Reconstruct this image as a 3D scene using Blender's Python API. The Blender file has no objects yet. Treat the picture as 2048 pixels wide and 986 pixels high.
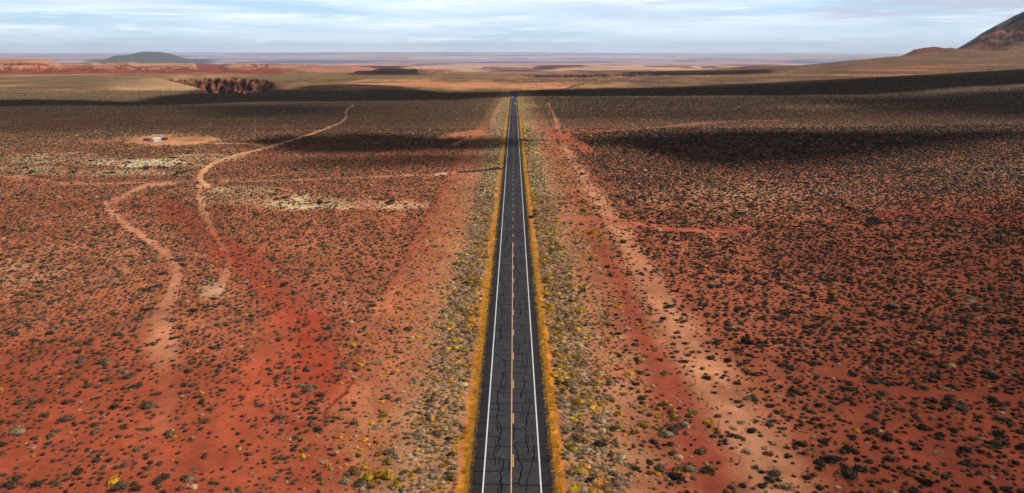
import bpy, bmesh, math, random
import numpy as np

C = bpy.context.scene.collection
SC = bpy.context.scene
rng = np.random.default_rng(7)
random.seed(7)

# ------------------------------------------------------------------ camera, sky, sun, exposure
CAMZ = 52.5
F = 1447.0                                   # focal length in pixels of a 2048 wide picture
PITCH = math.radians(15.2)
cam_d = bpy.data.cameras.new('camera'); cam_d.sensor_width = 36.0; cam_d.lens = 36.0 * F / 2048
cam_d.clip_start = 0.5; cam_d.clip_end = 400000
cam = bpy.data.objects.new('camera', cam_d); C.objects.link(cam)
cam.location = (0, 0, CAMZ); cam.rotation_euler = (math.pi / 2 - PITCH, 0, 0)
SC.camera = cam

SUN_EL, SUN_AZ = math.radians(38), math.radians(72)        # azimuth clockwise from the view direction
SUN = np.array([math.sin(SUN_AZ) * math.cos(SUN_EL), math.cos(SUN_AZ) * math.cos(SUN_EL), math.sin(SUN_EL)])
sd = bpy.data.lights.new('sun', 'SUN'); sd.energy = 5.0; sd.angle = math.radians(0.5); sd.color = (1, .93, .84)
so = bpy.data.objects.new('sun', sd); C.objects.link(so)
so.rotation_euler = (math.pi / 2 - SUN_EL, 0, -SUN_AZ + math.pi)
so.location = (0, 0, 300)
SC.view_settings.view_transform = 'Standard'; SC.view_settings.look = 'None'
SC.view_settings.gamma = 1; SC.view_settings.use_curve_mapping = False
SC.view_settings.exposure = -0.02
K = 1.15                                     # lit-sand factor used to turn photographed colours into base colours

W = bpy.data.worlds.new('World'); SC.world = W; W.use_nodes = True
nt = W.node_tree; N = nt.nodes; L = nt.links
for n in list(N): N.remove(n)
def nd(tree, t, **kw):
    n = tree.nodes.new(t)
    for k, v in kw.items(): setattr(n, k, v)
    return n
sky = nd(nt, 'ShaderNodeTexSky', sky_type='NISHITA', sun_disc=False)
sky.sun_elevation = SUN_EL; sky.sun_rotation = SUN_AZ; sky.altitude = 1500
sky.air_density = 1.0; sky.dust_density = 0.3; sky.ozone_density = 1.5
tc = nd(nt, 'ShaderNodeTexCoord'); sep = nd(nt, 'ShaderNodeSeparateXYZ')
L.new(tc.outputs['Generated'], sep.inputs[0])
def vmath(tree, op, a, b=None, c=None, clamp=False):
    n = nd(tree, 'ShaderNodeMath', operation=op); n.use_clamp = clamp
    for i, v in enumerate((a, b, c)):
        if v is None: continue
        if isinstance(v, (int, float)): n.inputs[i].default_value = v
        else: tree.links.new(v, n.inputs[i])
    return n.outputs[0]
az = vmath(nt, 'ARCTAN2', sep.outputs[0], sep.outputs[1])
def skynoise(sx, sz, scale_off, detail, rough, lo, hi):
    cx = nd(nt, 'ShaderNodeCombineXYZ')
    L.new(vmath(nt, 'MULTIPLY', az, sx), cx.inputs[0])
    L.new(vmath(nt, 'MULTIPLY', sep.outputs[2], sz), cx.inputs[1]); cx.inputs[2].default_value = scale_off
    no = nd(nt, 'ShaderNodeTexNoise'); no.inputs['Scale'].default_value = 1; no.inputs['Detail'].default_value = detail
    no.inputs['Roughness'].default_value = rough; no.inputs['Distortion'].default_value = .3
    L.new(cx.outputs[0], no.inputs['Vector'])
    mr = nd(nt, 'ShaderNodeMapRange', interpolation_type='SMOOTHSTEP'); mr.inputs['From Min'].default_value = lo; mr.inputs['From Max'].default_value = hi
    L.new(no.outputs[0], mr.inputs[0]); return mr.outputs[0]
c_soft = skynoise(3.0, 38, 1.7, 7, .58, .36, .62)
c_wisp = skynoise(7.5, 110, 5.2, 9, .62, .53, .70)
c_grey = skynoise(4.0, 60, 9.4, 8, .6, .44, .62)
def mixc(tree, fac, a, b, mode='MIX'):
    m = nd(tree, 'ShaderNodeMix', data_type='RGBA', blend_type=mode)
    for i, v in ((0, fac), (6, a), (7, b)):
        if isinstance(v, (int, float)): m.inputs[i].default_value = v
        elif isinstance(v, tuple): m.inputs[i].default_value = (*v, 1) if len(v) == 3 else v
        else: tree.links.new(v, m.inputs[i])
    return m.outputs[2]
# cool the low sky, then three layers of cloud streaks
lowblue = mixc(nt, .65, sky.outputs[0], (3.1, 5.4, 8.0))
s1 = mixc(nt, vmath(nt, 'MULTIPLY', c_soft, .72), lowblue, (7.6, 8.5, 9.6))
up = nd(nt, 'ShaderNodeMapRange', interpolation_type='SMOOTHSTEP'); up.inputs['From Min'].default_value = .012; up.inputs['From Max'].default_value = .05
L.new(sep.outputs[2], up.inputs[0])
right = nd(nt, 'ShaderNodeMapRange', interpolation_type='SMOOTHSTEP'); right.inputs['From Min'].default_value = -.15; right.inputs['From Max'].default_value = .55
L.new(az, right.inputs[0])
gfac = vmath(nt, 'MULTIPLY', vmath(nt, 'MULTIPLY', c_grey, up.outputs[0]), vmath(nt, 'MULTIPLY_ADD', right.outputs[0], .65, .25))
s2 = mixc(nt, gfac, s1, (4.9, 5.2, 6.4))
s3 = mixc(nt, vmath(nt, 'MULTIPLY', c_wisp, .55), s2, (9.6, 9.9, 10.2))
s4a = mixc(nt, vmath(nt, 'MULTIPLY', right.outputs[0], .32), s3, mixc(nt, 1.0, s3, (.62, .62, .68), 'MULTIPLY'))
# the low band of sky is multiplied brighter, while light from overhead stays dim
low = nd(nt, 'ShaderNodeMapRange', interpolation_type='SMOOTHSTEP'); low.inputs['From Min'].default_value = .08; low.inputs['From Max'].default_value = .22
low.inputs['To Min'].default_value = 4.6; low.inputs['To Max'].default_value = 1.0
L.new(sep.outputs[2], low.inputs[0])
s4 = mixc(nt, 1.0, s4a, low.outputs[0], 'MULTIPLY')
bg = nd(nt, 'ShaderNodeBackground'); bg.inputs['Strength'].default_value = .031
L.new(s4, bg.inputs['Color'])
wo = nd(nt, 'ShaderNodeOutputWorld'); L.new(bg.outputs[0], wo.inputs[0])

SC.render.engine = 'CYCLES'
SC.cycles.max_bounces = 5; SC.cycles.diffuse_bounces = 2; SC.cycles.glossy_bounces = 2
SC.cycles.transparent_max_bounces = 24; SC.cycles.volume_bounces = 1
SC.cycles.use_denoising = True
try: SC.cycles.denoiser = 'OPENIMAGEDENOISE'
except Exception: pass

# ------------------------------------------------------------------ small maths
def srgb(r, g, b, k=None):
    k = K if k is None else k
    c = np.array([r, g, b], float) / 255
    c = np.where(c <= .04045, c / 12.92, ((c + .055) / 1.055) ** 2.4)
    return c / k
def sm(a, b, x):
    t = np.clip((np.asarray(x, float) - a) / (b - a), 0, 1); return t * t * (3 - 2 * t)
def _hash(ix, iy, seed):
    h = (ix.astype(np.int64) * 374761393 + iy.astype(np.int64) * 668265263 + seed * 1274126177) & 0xffffffff
    h = ((h ^ (h >> 13)) * 1274126177) & 0xffffffff
    return ((h ^ (h >> 16)) & 0xffffff) / float(0xffffff)
def vnoise(x, y, seed=0):
    x0 = np.floor(x); y0 = np.floor(y); fx = x - x0; fy = y - y0
    fx = fx * fx * (3 - 2 * fx); fy = fy * fy * (3 - 2 * fy)
    a = _hash(x0, y0, seed); b = _hash(x0 + 1, y0, seed); c = _hash(x0, y0 + 1, seed); d = _hash(x0 + 1, y0 + 1, seed)
    return (a + (b - a) * fx) * (1 - fy) + (c + (d - c) * fx) * fy
def fbm(x, y, seed=0, o=4):
    s = 0; a = .5; t = 0
    for i in range(o):
        s = s + a * vnoise(x * 2 ** i, y * 2 ** i, seed + i * 17); t += a; a *= .5
    return s / t                                   # 0..1, mean .5
CT, ST = math.cos(PITCH), math.sin(PITCH)
def project(x, Y, z):                              # z in world
    zr = z - CAMZ
    d = Y * CT - zr * ST; up_ = zr * CT + Y * ST
    d = np.maximum(d, .5)
    return 1024 + F * x / d, 493 - F * up_ / d
def row_z(row, Y):                                 # world height seen at this picture row at forward distance Y
    t = np.tan(np.arctan((np.asarray(row, float) - 493) / F) + PITCH)
    return CAMZ - Y * t
def px_of(x, Y): return 1024 + F * x / (Y * CT + 60 * ST)   # approximate column, independent of height
def poly_sdf(px, py, pts):                         # signed distance, negative inside
    d = np.full(px.shape, 1e18); s = np.ones(px.shape)
    n = len(pts)
    for i in range(n):
        ax, ay = pts[i]; bx, by = pts[i - 1]
        ex, ey = bx - ax, by - ay; wx, wy = px - ax, py - ay
        t = np.clip((wx * ex + wy * ey) / (ex * ex + ey * ey + 1e-9), 0, 1)
        d = np.minimum(d, (wx - ex * t) ** 2 + (wy - ey * t) ** 2)
        c1 = py >= ay; c2 = py < by; c3 = ex * wy > ey * wx
        flip = (c1 & c2 & c3) | (~c1 & ~c2 & ~c3)
        s = np.where(flip, -s, s)
    return s * np.sqrt(d)
def line_d(px, py, pts):                           # pts (x, y, halfwidth): distance / halfwidth
    best = np.full(px.shape, 99.)
    for (ax, ay, aw), (bx, by, bw) in zip(pts[:-1], pts[1:]):
        m = max(aw, bw) * 3
        sel = (px > min(ax, bx) - m) & (px < max(ax, bx) + m) & (py > min(ay, by) - m) & (py < max(ay, by) + m)
        if not sel.any(): continue
        X = px[sel]; Yy = py[sel]
        ex, ey = bx - ax, by - ay
        t = np.clip(((X - ax) * ex + (Yy - ay) * ey) / (ex * ex + ey * ey + 1e-9), 0, 1)
        d = np.hypot(X - ax - ex * t, Yy - ay - ey * t) / (aw + (bw - aw) * t)
        best[sel] = np.minimum(best[sel], d)
    return best

# ------------------------------------------------------------------ terrain
KY = [-3000, 0, 200, 500, 760, 1087, 1300, 1600, 2000, 2600, 3500, 4500, 6000, 10000, 15000, 18000, 25000, 40000, 60000, 90000]
KZ = [-30, -52.5, -56.4, -60.6, -65, -71.5, -77, -87, -98, -108, -122, -140, -176, -262, -335, -392, -485, -525, -490, -470]
RT = ([1150, 1400, 1560, 1700, 1810, 1900, 2048, 2600], [0, 23, 43, 78, 105, 118, 143, 210])
ROAD_A, ROAD_B = -0.19, 0.0024
def roadx(Y): return ROAD_A + ROAD_B * Y
def ridge(Z, x, px, Y, tops, y0, y1, y2, y3, wob=0, seed=3, power=1.0):
    xs = [t[0] for t in tops]; rows = [t[1] for t in tops]
    top = row_z(np.interp(px, xs, rows, left=rows[0], right=rows[-1]), y1)
    Yw = Y + wob * (fbm(x / (y1 * .022), Y / (y1 * .03), seed, 5) - .5) * 2
    e_ = 12 if xs[-1] - xs[0] < 400 else 25
    p = sm(y0, y1, Yw) ** power * (1 - sm(y2, y3, Yw)) * sm(xs[0] - e_, xs[0] + e_, px) * (1 - sm(xs[-1] - e_, xs[-1] + e_, px))
    return np.maximum(Z, Z + (top - Z) * p)
CANYON = [(316, 156.5), (345, 158), (383, 156), (440, 155), (500, 157), (530, 159), (545, 166), (545, 176), (520, 186), (480, 190), (415, 187), (398, 178), (345, 164)]
SCARP = [(1048, 150.5), (1110, 149), (1200, 147.5), (1320, 147), (1440, 145.5), (1545, 143), (1545, 145.5), (1440, 148.5), (1300, 151.5), (1230, 153.5), (1180, 156), (1060, 155)]
def height(x, Y):
    x = np.asarray(x, float); Y = np.asarray(Y, float)
    Z = np.interp(Y, KY, KZ) + CAMZ
    px = px_of(x, np.maximum(Y, 20))
    Z = Z + np.interp(px, *RT) * np.interp(Y, [500, 1500, 2500, 4000, 5500, 9000], [0, .22, .5, .95, 1, 0])
    near = 1 - sm(600, 3000, Y)
    away = sm(7, 22, np.abs(x - roadx(Y)))                    # keep the road bed even
    Z = Z + near * away * ((fbm(x / 70, Y / 70, 5) - .5) * 2.2 + (fbm(x / 13, Y / 13, 8) - .5) * .45 + (fbm(x / 2.6, Y / 2.6, 9, 3) - .5) * .14)
    Z = Z + sm(1500, 3000, Y) * (1 - sm(9000, 16000, Y)) * (fbm(x / 400, Y / 400, 12, 5) - .5) * 9
    # badlands and mesas in the basin
    m = sm(6500, 9000, Y) * (1 - sm(15000, 18000, Y))
    n = fbm(x / 1500, Y / 800, 21, 5)
    Z = Z + m * (sm(.46, .52, n) * 22 + sm(.55, .6, n) * 22 + (n - .5) * 60)
    m2 = sm(20000, 30000, Y)
    n = fbm(x / 9000, Y / 5200, 33, 5)
    Z = Z + m2 * (sm(.46, .50, n) * 45 + sm(.56, .6, n) * 55)
    # far escarpment on the skyline
    Z = ridge(Z, x, px, Y, [(-600, 110), (0, 109), (110, 109), (125, 107.5), (260, 107), (560, 106), (700, 105), (1090, 105.2), (1100, 106.5), (1500, 108), (2048, 110), (3000, 110)], 56000, 74000, 95000, 96000, 5000, 40)
    # blue cone far left
    Z = ridge(Z, x, px, Y, [(150, 130), (166, 128), (202, 122), (230, 111), (252, 110.3), (279, 104), (290, 103), (323, 104), (342, 107.8), (361, 114.6), (391, 123), (426, 128), (445, 130.5)], 25500, 30500, 31500, 37000, 400, 44, 1.3) if True else Z
    # red badlands left of the middle
    Z = ridge(Z, x, px, Y, [(-900, 124), (-200, 119), (0, 122), (55, 120.5), (85, 122.5), (118, 129), (168, 131), (182, 128), (200, 131), (235, 130.5), (255, 127.5), (275, 131.3), (382, 131.3), (395, 135.5), (432, 137), (452, 134), (490, 131.5), (520, 134.5), (545, 133.5), (600, 134), (650, 138.5), (700, 137.5), (735, 142), (760, 148), (800, 152)], 5300, 6700, 7600, 10500, 900, 51, .8)
    # small dark mesa
    Z = ridge(Z, x, px, Y, [(700, 151), (712, 143.5), (742, 143.5), (760, 139), (775, 136.6), (798, 136.6), (815, 140), (828, 139), (850, 146), (856, 151)], 4550, 4950, 5150, 5600, 120, 61)
    Z = ridge(Z, x, px, Y, [(860, 151), (872, 143), (890, 143.5), (905, 151)], 4950, 5250, 5400, 5700, 100, 62)
    # right hill and mountain
    Z = ridge(Z, x, px, Y, [(1780, 118), (1800, 113), (1820, 104), (1832, 98), (1850, 95.5), (1866, 93.5), (1880, 96), (1898, 97.5), (1925, 99), (1960, 104), (1990, 112)], 4300, 4900, 5050, 5600, 90, 71)
    Z = ridge(Z, x, px, Y, [(1850, 118), (1895, 104), (1912, 97), (1935, 84), (1955, 70), (1985, 52), (2015, 33), (2048, 17), (2120, -25), (2200, -40), (2350, -20), (2600, 40), (3000, 90)], 4700, 7000, 7600, 10500, 500, 72, 1.15)
    mt = sm(1890, 1990, px) * sm(4800, 5600, Y) * (1 - sm(9000, 10500, Y))
    Z = Z + mt * (fbm(x / 330, Y / 330, 77, 6) - .5) * 95
    mh = sm(1795, 1830, px) * (1 - sm(1895, 1925, px)) * sm(4300, 4700, Y) * (1 - sm(5300, 5600, Y))
    Z = Z + mh * (fbm(x / 60, Y / 60, 78, 5) - .5) * 26
    _, py = project(x, Y, Z)
    # two cuts: the gorge on the left and the low scarp right of the road
    far = (Y > 1200) & (Y < 6000)
    for pts, depth, wpx, sd_ in ((CANYON, 74, 5.0, 81), (SCARP, 26, 1.6, 82)):
        sel = far & (px > pts[0][0] - 40) & (px < 1600)
        if not np.any(sel): continue
        P = px[sel] if px.ndim else px; Q = py[sel] if py.ndim else py
        wob = (fbm(P * .11, Q * .55, sd_, 5) - .5) * (3.0 + 3 * np.exp(-((P - 432) / 45) ** 2))
        s = -poly_sdf(P, Q + wob, pts)
        t = np.clip(s / wpx, 0, 1)
        t = (np.floor(t * 4) + sm(.55, 1, t * 4 - np.floor(t * 4))) / 4
        Zs = Z[sel]; dk = (.35 + .65 * np.exp(-((P - 432) / 55) ** 2)) if depth > 50 else 1.0
        Zs = Zs - depth * dk * np.clip(t, 0, 1) * (.85 + .15 * fbm(P * .3, Q * .2, sd_)); Z[sel] = Zs
    return Z
_ly = np.exp(np.linspace(math.log(40), math.log(80000), 5000))
def at(px, py):
    """ground point seen at a picture point (used to lay tracks and tracts out on the terrain)"""
    t = math.tan(math.atan((py - 493) / F) + PITCH)
    zr = -_ly * t
    d = _ly * CT - zr * ST
    x = (px - 1024) / F * d
    h = height(x, _ly)
    k = np.argmax(h >= CAMZ + zr)
    return float(x[k]), float(_ly[k]), float(h[k])

# ------------------------------------------------------------------ soil colours
TRACKS = [  # (points x, y, halfwidth), colour, strength, clears shrubs
    ([(706, 211, 1.2), (692, 222, 1.4), (690, 238, 1.5), (660, 254, 1.6), (600, 275, 1.7), (540, 293, 2.1), (470, 312, 2.6), (440, 321, 3.2), (408, 340, 4.2), (402, 360, 6), (418, 374, 5)], (232, 158, 112), 1.3, 1),
    ([(402, 350, 6), (398, 385, 5), (406, 405, 7), (400, 420, 7), (415, 432, 6), (432, 475, 5), (458, 520, 6), (442, 568, 8), (412, 588, 10)], (224, 148, 108), 1.0, .85),
    ([(352, 366, 2.5), (300, 370, 4), (275, 378, 5), (235, 398, 5), (212, 410, 6), (245, 445, 5), (285, 472, 6), (322, 500, 6), (350, 525, 7), (352, 550, 8), (335, 600, 10), (318, 640, 16), (330, 700, 24)], (216, 136, 100), 1.1, .9),
    ([(300, 655, 25), (340, 760, 20), (330, 860, 16)], (200, 110, 80), .35, .7),
    ([(0, 351, 2.5), (60, 356, 3), (130, 367, 2.5), (250, 366, 2), (400, 362, 2)], (205, 130, 96), .6, .7),
    ([(345, 285, 1.5), (420, 287, 1.2), (505, 288, 1.5), (535, 297, 3)], (218, 146, 104), .9, 1),
    ([(510, 214, .8), (510, 292, 1.1)], (190, 130, 95), .7, .9),
    ([(440, 362, 1.5), (560, 361, 1.5), (700, 355, 1.5), (820, 351, 2), (880, 348, 2.5), (908, 345, 2)], (205, 140, 106), .55, .7),
    ([(872, 349, 1.5), (890, 347.5, 2.4), (907, 345, 2)], (225, 170, 134), .9, 1),
    ([(1096, 205, 1.6), (1110, 236, 3), (1128, 290, 8), (1165, 350, 10), (1190, 392, 14), (1222, 440, 17), (1262, 500, 18), (1300, 570, 24), (1350, 660, 32), (1420, 760, 40), (1490, 870, 48), (1570, 1000, 55)], (216, 138, 101), .9, .65),
    ([(1060, 258, 3), (1130, 262, 6), (1200, 262, 3), (1300, 256, 2), (1380, 249, 2.5), (1450, 243, 2), (1560, 241, 2)], (196, 104, 76), .55, .6),
    ([(1100, 268, 8), (1150, 285, 10), (1180, 300, 6)], (196, 92, 66), .9, .8),
    ([(1100, 438, 5), (1200, 440, 8), (1290, 452, 6), (1400, 462, 4), (1500, 458, 4)], (200, 98, 70), .8, .8),
    ([(1640, 738, 8), (1760, 772, 8), (1880, 790, 8), (1960, 792, 8), (2100, 800, 12)], (172, 76, 52), .8, 1),
    ([(941, 282, 3), (912, 325, 4), (885, 375, 5), (850, 440, 5), (815, 510, 6), (780, 580, 7)], (176, 78, 54), .8, .8),
    ([(905, 290, 3), (965, 266, 5), (930, 268, 6), (880, 275, 3)], (214, 120, 88), .8, .9),
    ([(340, 420, 20), (420, 475, 26), (480, 520, 30), (540, 570, 35), (620, 660, 45), (640, 740, 60)], (172, 66, 44), .8, .35),
    ([(712, 760, 2), (690, 790, 3), (660, 815, 3), (648, 850, 3)], (140, 50, 36), .8, .5),
    ([(550, 825, 2), (590, 848, 3), (625, 846, 3)], (140, 50, 36), .7, .5),
    ([(1180, 470, 8), (1215, 530, 12), (1250, 590, 14), (1290, 680, 22), (1340, 780, 30), (1400, 900, 40), (1440, 1000, 45)], (158, 62, 46), .6, .4),
    ([(560, 640, 25), (520, 760, 40), (430, 900, 60), (360, 1000, 70)], (186, 80, 54), .5, .5),
    ([(415, 575, 14), (432, 582, 12)], (220, 165, 130), .9, .8),
    ([(1425, 459, 2), (1500, 460, 3)], (150, 50, 38), .9, 1),
    ([(1740, 435, 6), (1830, 425, 6), (2048, 440, 14)], (168, 62, 42), .7, .3),
    ([(800, 560, 10), (760, 620, 12), (700, 690, 14)], (210, 120, 86), .5, .4),
    ([(1004, 205, 3), (992, 225, 5), (985, 245, 5)], (214, 156, 128), .6, .8),
]
BLOBS = [  # cx, cy, rx, ry, colour, strength, clearing
    (345, 280, 112, 12, (220, 146, 104), 1.6, 1.4), (200, 282, 140, 5, (180, 110, 76), .5, .5),
    (120, 318, 150, 14, (214, 174, 136), .9, .4), (300, 326, 120, 10, (240, 200, 156), 1.2, .5), (420, 315, 90, 9, (232, 190, 148), 1.1, .4), (70, 340, 110, 9, (200, 160, 124), .8, .3),
    (230, 345, 170, 8, (206, 170, 132), .9, .4), (580, 402, 180, 16, (232, 182, 136), 1.1, .3), (730, 408, 110, 12, (230, 172, 128), 1, .4), (480, 385, 120, 14, (214, 160, 118), .7, .2),
    (820, 410, 60, 12, (216, 150, 112), .6, .4), (90, 545, 200, 30, (208, 138, 104), .6, .1), (200, 480, 200, 60, (200, 128, 92), .4, 0),
    (420, 300, 90, 5, (205, 160, 120), .5, .2),
    (1530, 400, 260, 40, (206, 138, 100), .55, 0), (1400, 380, 200, 60, (200, 128, 92), .4, 0), (2000, 340, 160, 20, (200, 140, 104), .5, .0),
    (1620, 215, 90, 8, (190, 120, 82), .5, .3), (1480, 470, 90, 30, (206, 122, 86), .5, .1),
    (1740, 230, 200, 12, (150, 66, 44), .5, 0), (1900, 300, 200, 20, (140, 60, 42), .4, 0),
    (1120, 430, 60, 30, (214, 132, 100), .5, .2), (800, 800, 180, 120, (208, 118, 84), .55, 0), (860, 910, 60, 50, (222, 138, 100), .7, .2),
    (1230, 800, 120, 200, (200, 108, 78), .4, 0), (700, 480, 260, 60, (200, 112, 78), .35, 0),
    (640, 310, 300, 30, (188, 84, 58), .5, .1), (1060, 270, 60, 40, (206, 124, 92), .4, 0),
    (1045, 242, 16, 8, (176, 62, 44), .8, .6), (1110, 300, 50, 30, (190, 92, 66), .5, .2),
]
def smooth_line(P):
    if len(P) < 3: return P
    P = np.array(P, float); P = np.vstack([2 * P[0] - P[1], P, 2 * P[-1] - P[-2]]); out = []
    for i in range(1, len(P) - 2):
        for s in (0, .25, .5, .75):
            out.append(tuple(.5 * ((2 * P[i]) + (-P[i - 1] + P[i + 1]) * s + (2 * P[i - 1] - 5 * P[i] + 4 * P[i + 1] - P[i + 2]) * s * s + (-P[i - 1] + 3 * P[i] - 3 * P[i + 1] + P[i + 2]) * s ** 3)))
    out.append(tuple(P[-2])); return [(a, b, max(c, .5)) for a, b, c in out]
TRACKS = [(smooth_line(p), c, s, k) for p, c, s, k in TRACKS]
def warp(px, py, x, Y):
    s = np.clip((py - 125) / 860, .012, 1)
    wx = (fbm(x / 9, Y / 14, 101, 4) - .5) * 62 * s; wy = (fbm(x / 9, Y / 14, 102, 4) - .5) * 34 * s
    return px + wx, py + wy
def soil(x, Y, Z):
    px, py = project(x, Y, Z)
    n = fbm(x / 60, Y / 90, 41, 5)[..., None]; n2 = fbm(x / 7, Y / 11, 43, 4)[..., None]
    right = sm(1050, 1300, px)[..., None]
    lowleft = (sm(560, 760, py + (fbm(x / 30, Y / 30, 45) - .5) * 160) * (1 - sm(600, 800, px)))[..., None]
    base = srgb(196, 110, 76)[None] * (1 - n) + srgb(190, 92, 62)[None] * n
    base = base * (1 - right) + (srgb(184, 96, 68)[None] * (1 - n) + srgb(176, 84, 56)[None] * n) * right
    red = srgb(190, 92, 62)[None] * (1 - n) + srgb(172, 72, 47)[None] * n
    base = base * (1 - lowleft) + red * lowleft
    lowright = (sm(420, 800, py) * sm(1500, 1800, px))[..., None]
    base = base * (1 - lowright) + srgb(166, 74, 50) * lowright
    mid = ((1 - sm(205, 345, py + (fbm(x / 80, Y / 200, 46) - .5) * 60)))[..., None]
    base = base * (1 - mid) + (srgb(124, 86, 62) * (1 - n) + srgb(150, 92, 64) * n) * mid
    wx, wy = warp(px, py, x, Y)
    ok = Y > 40
    blotch = fbm(x / 14, Y / 26, 68, 4)
    for cx, cy, rx, ry, col, st, _ in BLOBS:
        w = (sm(1.25, .35, np.hypot((wx - cx) / rx, (wy - cy) / ry)) if False else 1 - sm(.35, 1.25, np.hypot((wx - cx) / rx, (wy - cy) / ry)))
        w = (w * st * (.25 + 1.5 * n2[..., 0]) * (.35 + .9 * sm(.38, .6, blotch)) * ok).clip(0, 1)[..., None]
        base = base * (1 - w) + srgb(*col) * w
    for pts, col, st, _ in TRACKS:
        d = line_d(px * .5 + wx * .5, py * .5 + wy * .5, pts)
        w = ((1 - sm(.3, 2.0, d)) * st * (.35 + 1.2 * n2[..., 0]) * ok).clip(0, 1)[..., None]
        base = base * (1 - w) + srgb(*col) * w
    base = base * np.array([.92, 1.06, 1.02]) * (.66 + .68 * n2) * (.80 + .4 * fbm(x / 2.2, Y / 2.6, 44, 3)[..., None])
    # golden and grey litter on the verge
    ax = np.abs(x - roadx(Y)); vw = ((1 - sm(6.1, 7.7, ax + (fbm(x / 1.5, Y / 4, 70, 3) - .5) * 1.6)) * (Y < 1250) * ok)[..., None]
    base = base * (1 - vw) + srgb(235, 158, 48) * (.45 + .95 * fbm(x / .9, Y / 1.6, 69, 3)[..., None]) * vw
    vg = ((sm(6.6, 8.2, ax) * (1 - sm(10, 26, ax + (fbm(x / 3, Y / 5, 50, 3) - .5) * 12))) * (Y < 1250) * .7 * ok)[..., None]
    base = base * (1 - vg) + srgb(186, 142, 98) * (.7 + .6 * n2) * vg
    # the middle distance, where shrubs and grass close over the sand
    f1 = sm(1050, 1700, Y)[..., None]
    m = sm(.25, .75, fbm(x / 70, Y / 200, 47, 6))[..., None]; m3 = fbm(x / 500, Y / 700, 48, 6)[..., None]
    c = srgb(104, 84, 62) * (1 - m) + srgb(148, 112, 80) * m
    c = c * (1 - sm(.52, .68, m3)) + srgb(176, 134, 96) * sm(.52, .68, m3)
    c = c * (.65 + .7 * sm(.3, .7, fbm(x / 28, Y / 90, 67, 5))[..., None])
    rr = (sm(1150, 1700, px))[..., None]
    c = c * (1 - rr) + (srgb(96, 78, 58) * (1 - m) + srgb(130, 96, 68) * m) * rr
    for cx, cy, rx, ry, col, st in ((120, 192, 320, 11, (214, 166, 124), 1.2), (330, 172, 130, 18, (196, 160, 120), 1.2), (900, 171, 320, 8, (205, 145, 102), .95), (1090, 172, 120, 6, (205, 148, 104), .9),
                                    (130, 165, 220, 14, (120, 104, 74), .6), (520, 176, 100, 5, (160, 120, 84), .6), (700, 152, 300, 6, (132, 112, 80), .7),
                                    (1240, 166, 30, 2, (200, 140, 104), .8), (1700, 150, 200, 3, (176, 124, 86), .7), (1850, 135, 160, 3, (170, 112, 76), .6), (1960, 130, 100, 2, (176, 124, 84), .6), (1780, 140, 120, 2, (180, 126, 90), .8)):
        w = ((1 - sm(.5, 1.2, np.hypot((px - cx) / rx, (py - cy + (fbm(px / 60, px * 0, 49) - .5) * ry) / ry))) * st)[..., None] * (.6 + .8 * m)
        w = np.clip(w, 0, 1); c = c * (1 - w) + srgb(*col) * w
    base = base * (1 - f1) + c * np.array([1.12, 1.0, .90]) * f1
    # golden verge where the road comes back into view
    d = line_d(px, py, [(1132, 178.5, 3.0), (1150, 172, 3.4), (1175, 166, 2.8), (1198, 160, 1.8), (1225, 158, .8)])
    w = ((1 - sm(.6, 1.2, d)) * (Y > 1500))[..., None]; base = base * (1 - w) + srgb(184, 134, 62) * w
    # walls of the gorge and the scarp are bare banded rock
    _g = None
    # red badlands, banded by height
    f2 = (sm(4550, 4750, Y + (fbm(px / 60, Y * 0, 54) - .5) * 300 + 900 * sm(470, 620, px) * -1) * (1 - sm(8800, 10500, Y)) * (1 - sm(820, 960, px)))[..., None]
    hb = (Z + (fbm(x / 1400, Y / 2500, 52, 4) - .5) * 12)
    tp = row_z(np.interp(px, [0, 55, 85, 118, 235, 255, 275, 382, 400, 432, 490, 545, 600, 735], [122, 120.5, 122.5, 129, 130.5, 127.5, 131.3, 131.3, 135.5, 137, 131.5, 133.5, 134, 142]), 6700)
    fr = (hb + 100) / np.maximum(tp + 100, 6)
    band = [(0, (150, 66, 46)), (.34, (162, 70, 48)), (.37, (214, 160, 124)), (.46, (150, 96, 74)), (.50, (218, 168, 130)), (.60, (206, 150, 114)), (.64, (140, 62, 46)), (.85, (160, 76, 54)), (.9, (208, 144, 104)), (1.2, (214, 156, 114))]
    hz = [b[0] for b in band]; cols = np.array([srgb(*b[1]) for b in band])
    bc = np.stack([np.interp(fr, hz, cols[:, i]) for i in range(3)], -1)
    bc = (bc * .85 + srgb(150, 92, 68) * .15) * (.3 + 1.2 * fbm(x / 90, Z / 3.5 + x / 400, 53, 5)[..., None])
    cen = sm(540, 640, px)[..., None]; bc = bc * (1 - cen) + (srgb(196, 138, 102) * (1 - m3) + srgb(160, 84, 60) * m3) * cen
    base = base * (1 - f2) + bc * f2
    # small mesa and the right-hand mountain: dark brown with rusty patches
    k = ((Y > 4500) & (Y < 5700) & (px > 700) & (px < 835))[..., None]
    base = np.where(k, srgb(92, 64, 56) * (.6 + .8 * n2), base)
    mt = (sm(1795, 1830, px) * (1 - sm(1900, 1912, px)) * sm(4450, 4600, Y) * (1 - sm(5600, 6000, Y)))[..., None]
    base = base * (1 - mt) + (srgb(120, 66, 48) * (.5 + fbm(x / 40, Z / 5, 55, 4)[..., None])) * mt
    mt = (sm(1885, 1925, px) * sm(5000, 5600, Y) * (1 - sm(9500, 10500, Y)))[..., None]
    q = fbm((x + 1.6 * Z) / 420, (Z - .45 * x) / 60, 56, 5)[..., None]
    mc = srgb(66, 50, 44) * (1 - sm(.48, .60, q)) + srgb(150, 88, 60) * sm(.48, .60, q)
    base = base * (1 - mt) + mc * (.25 + 1.5 * fbm((x + Z) / 30, Z / 9, 57, 5)[..., None]) * mt
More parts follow.
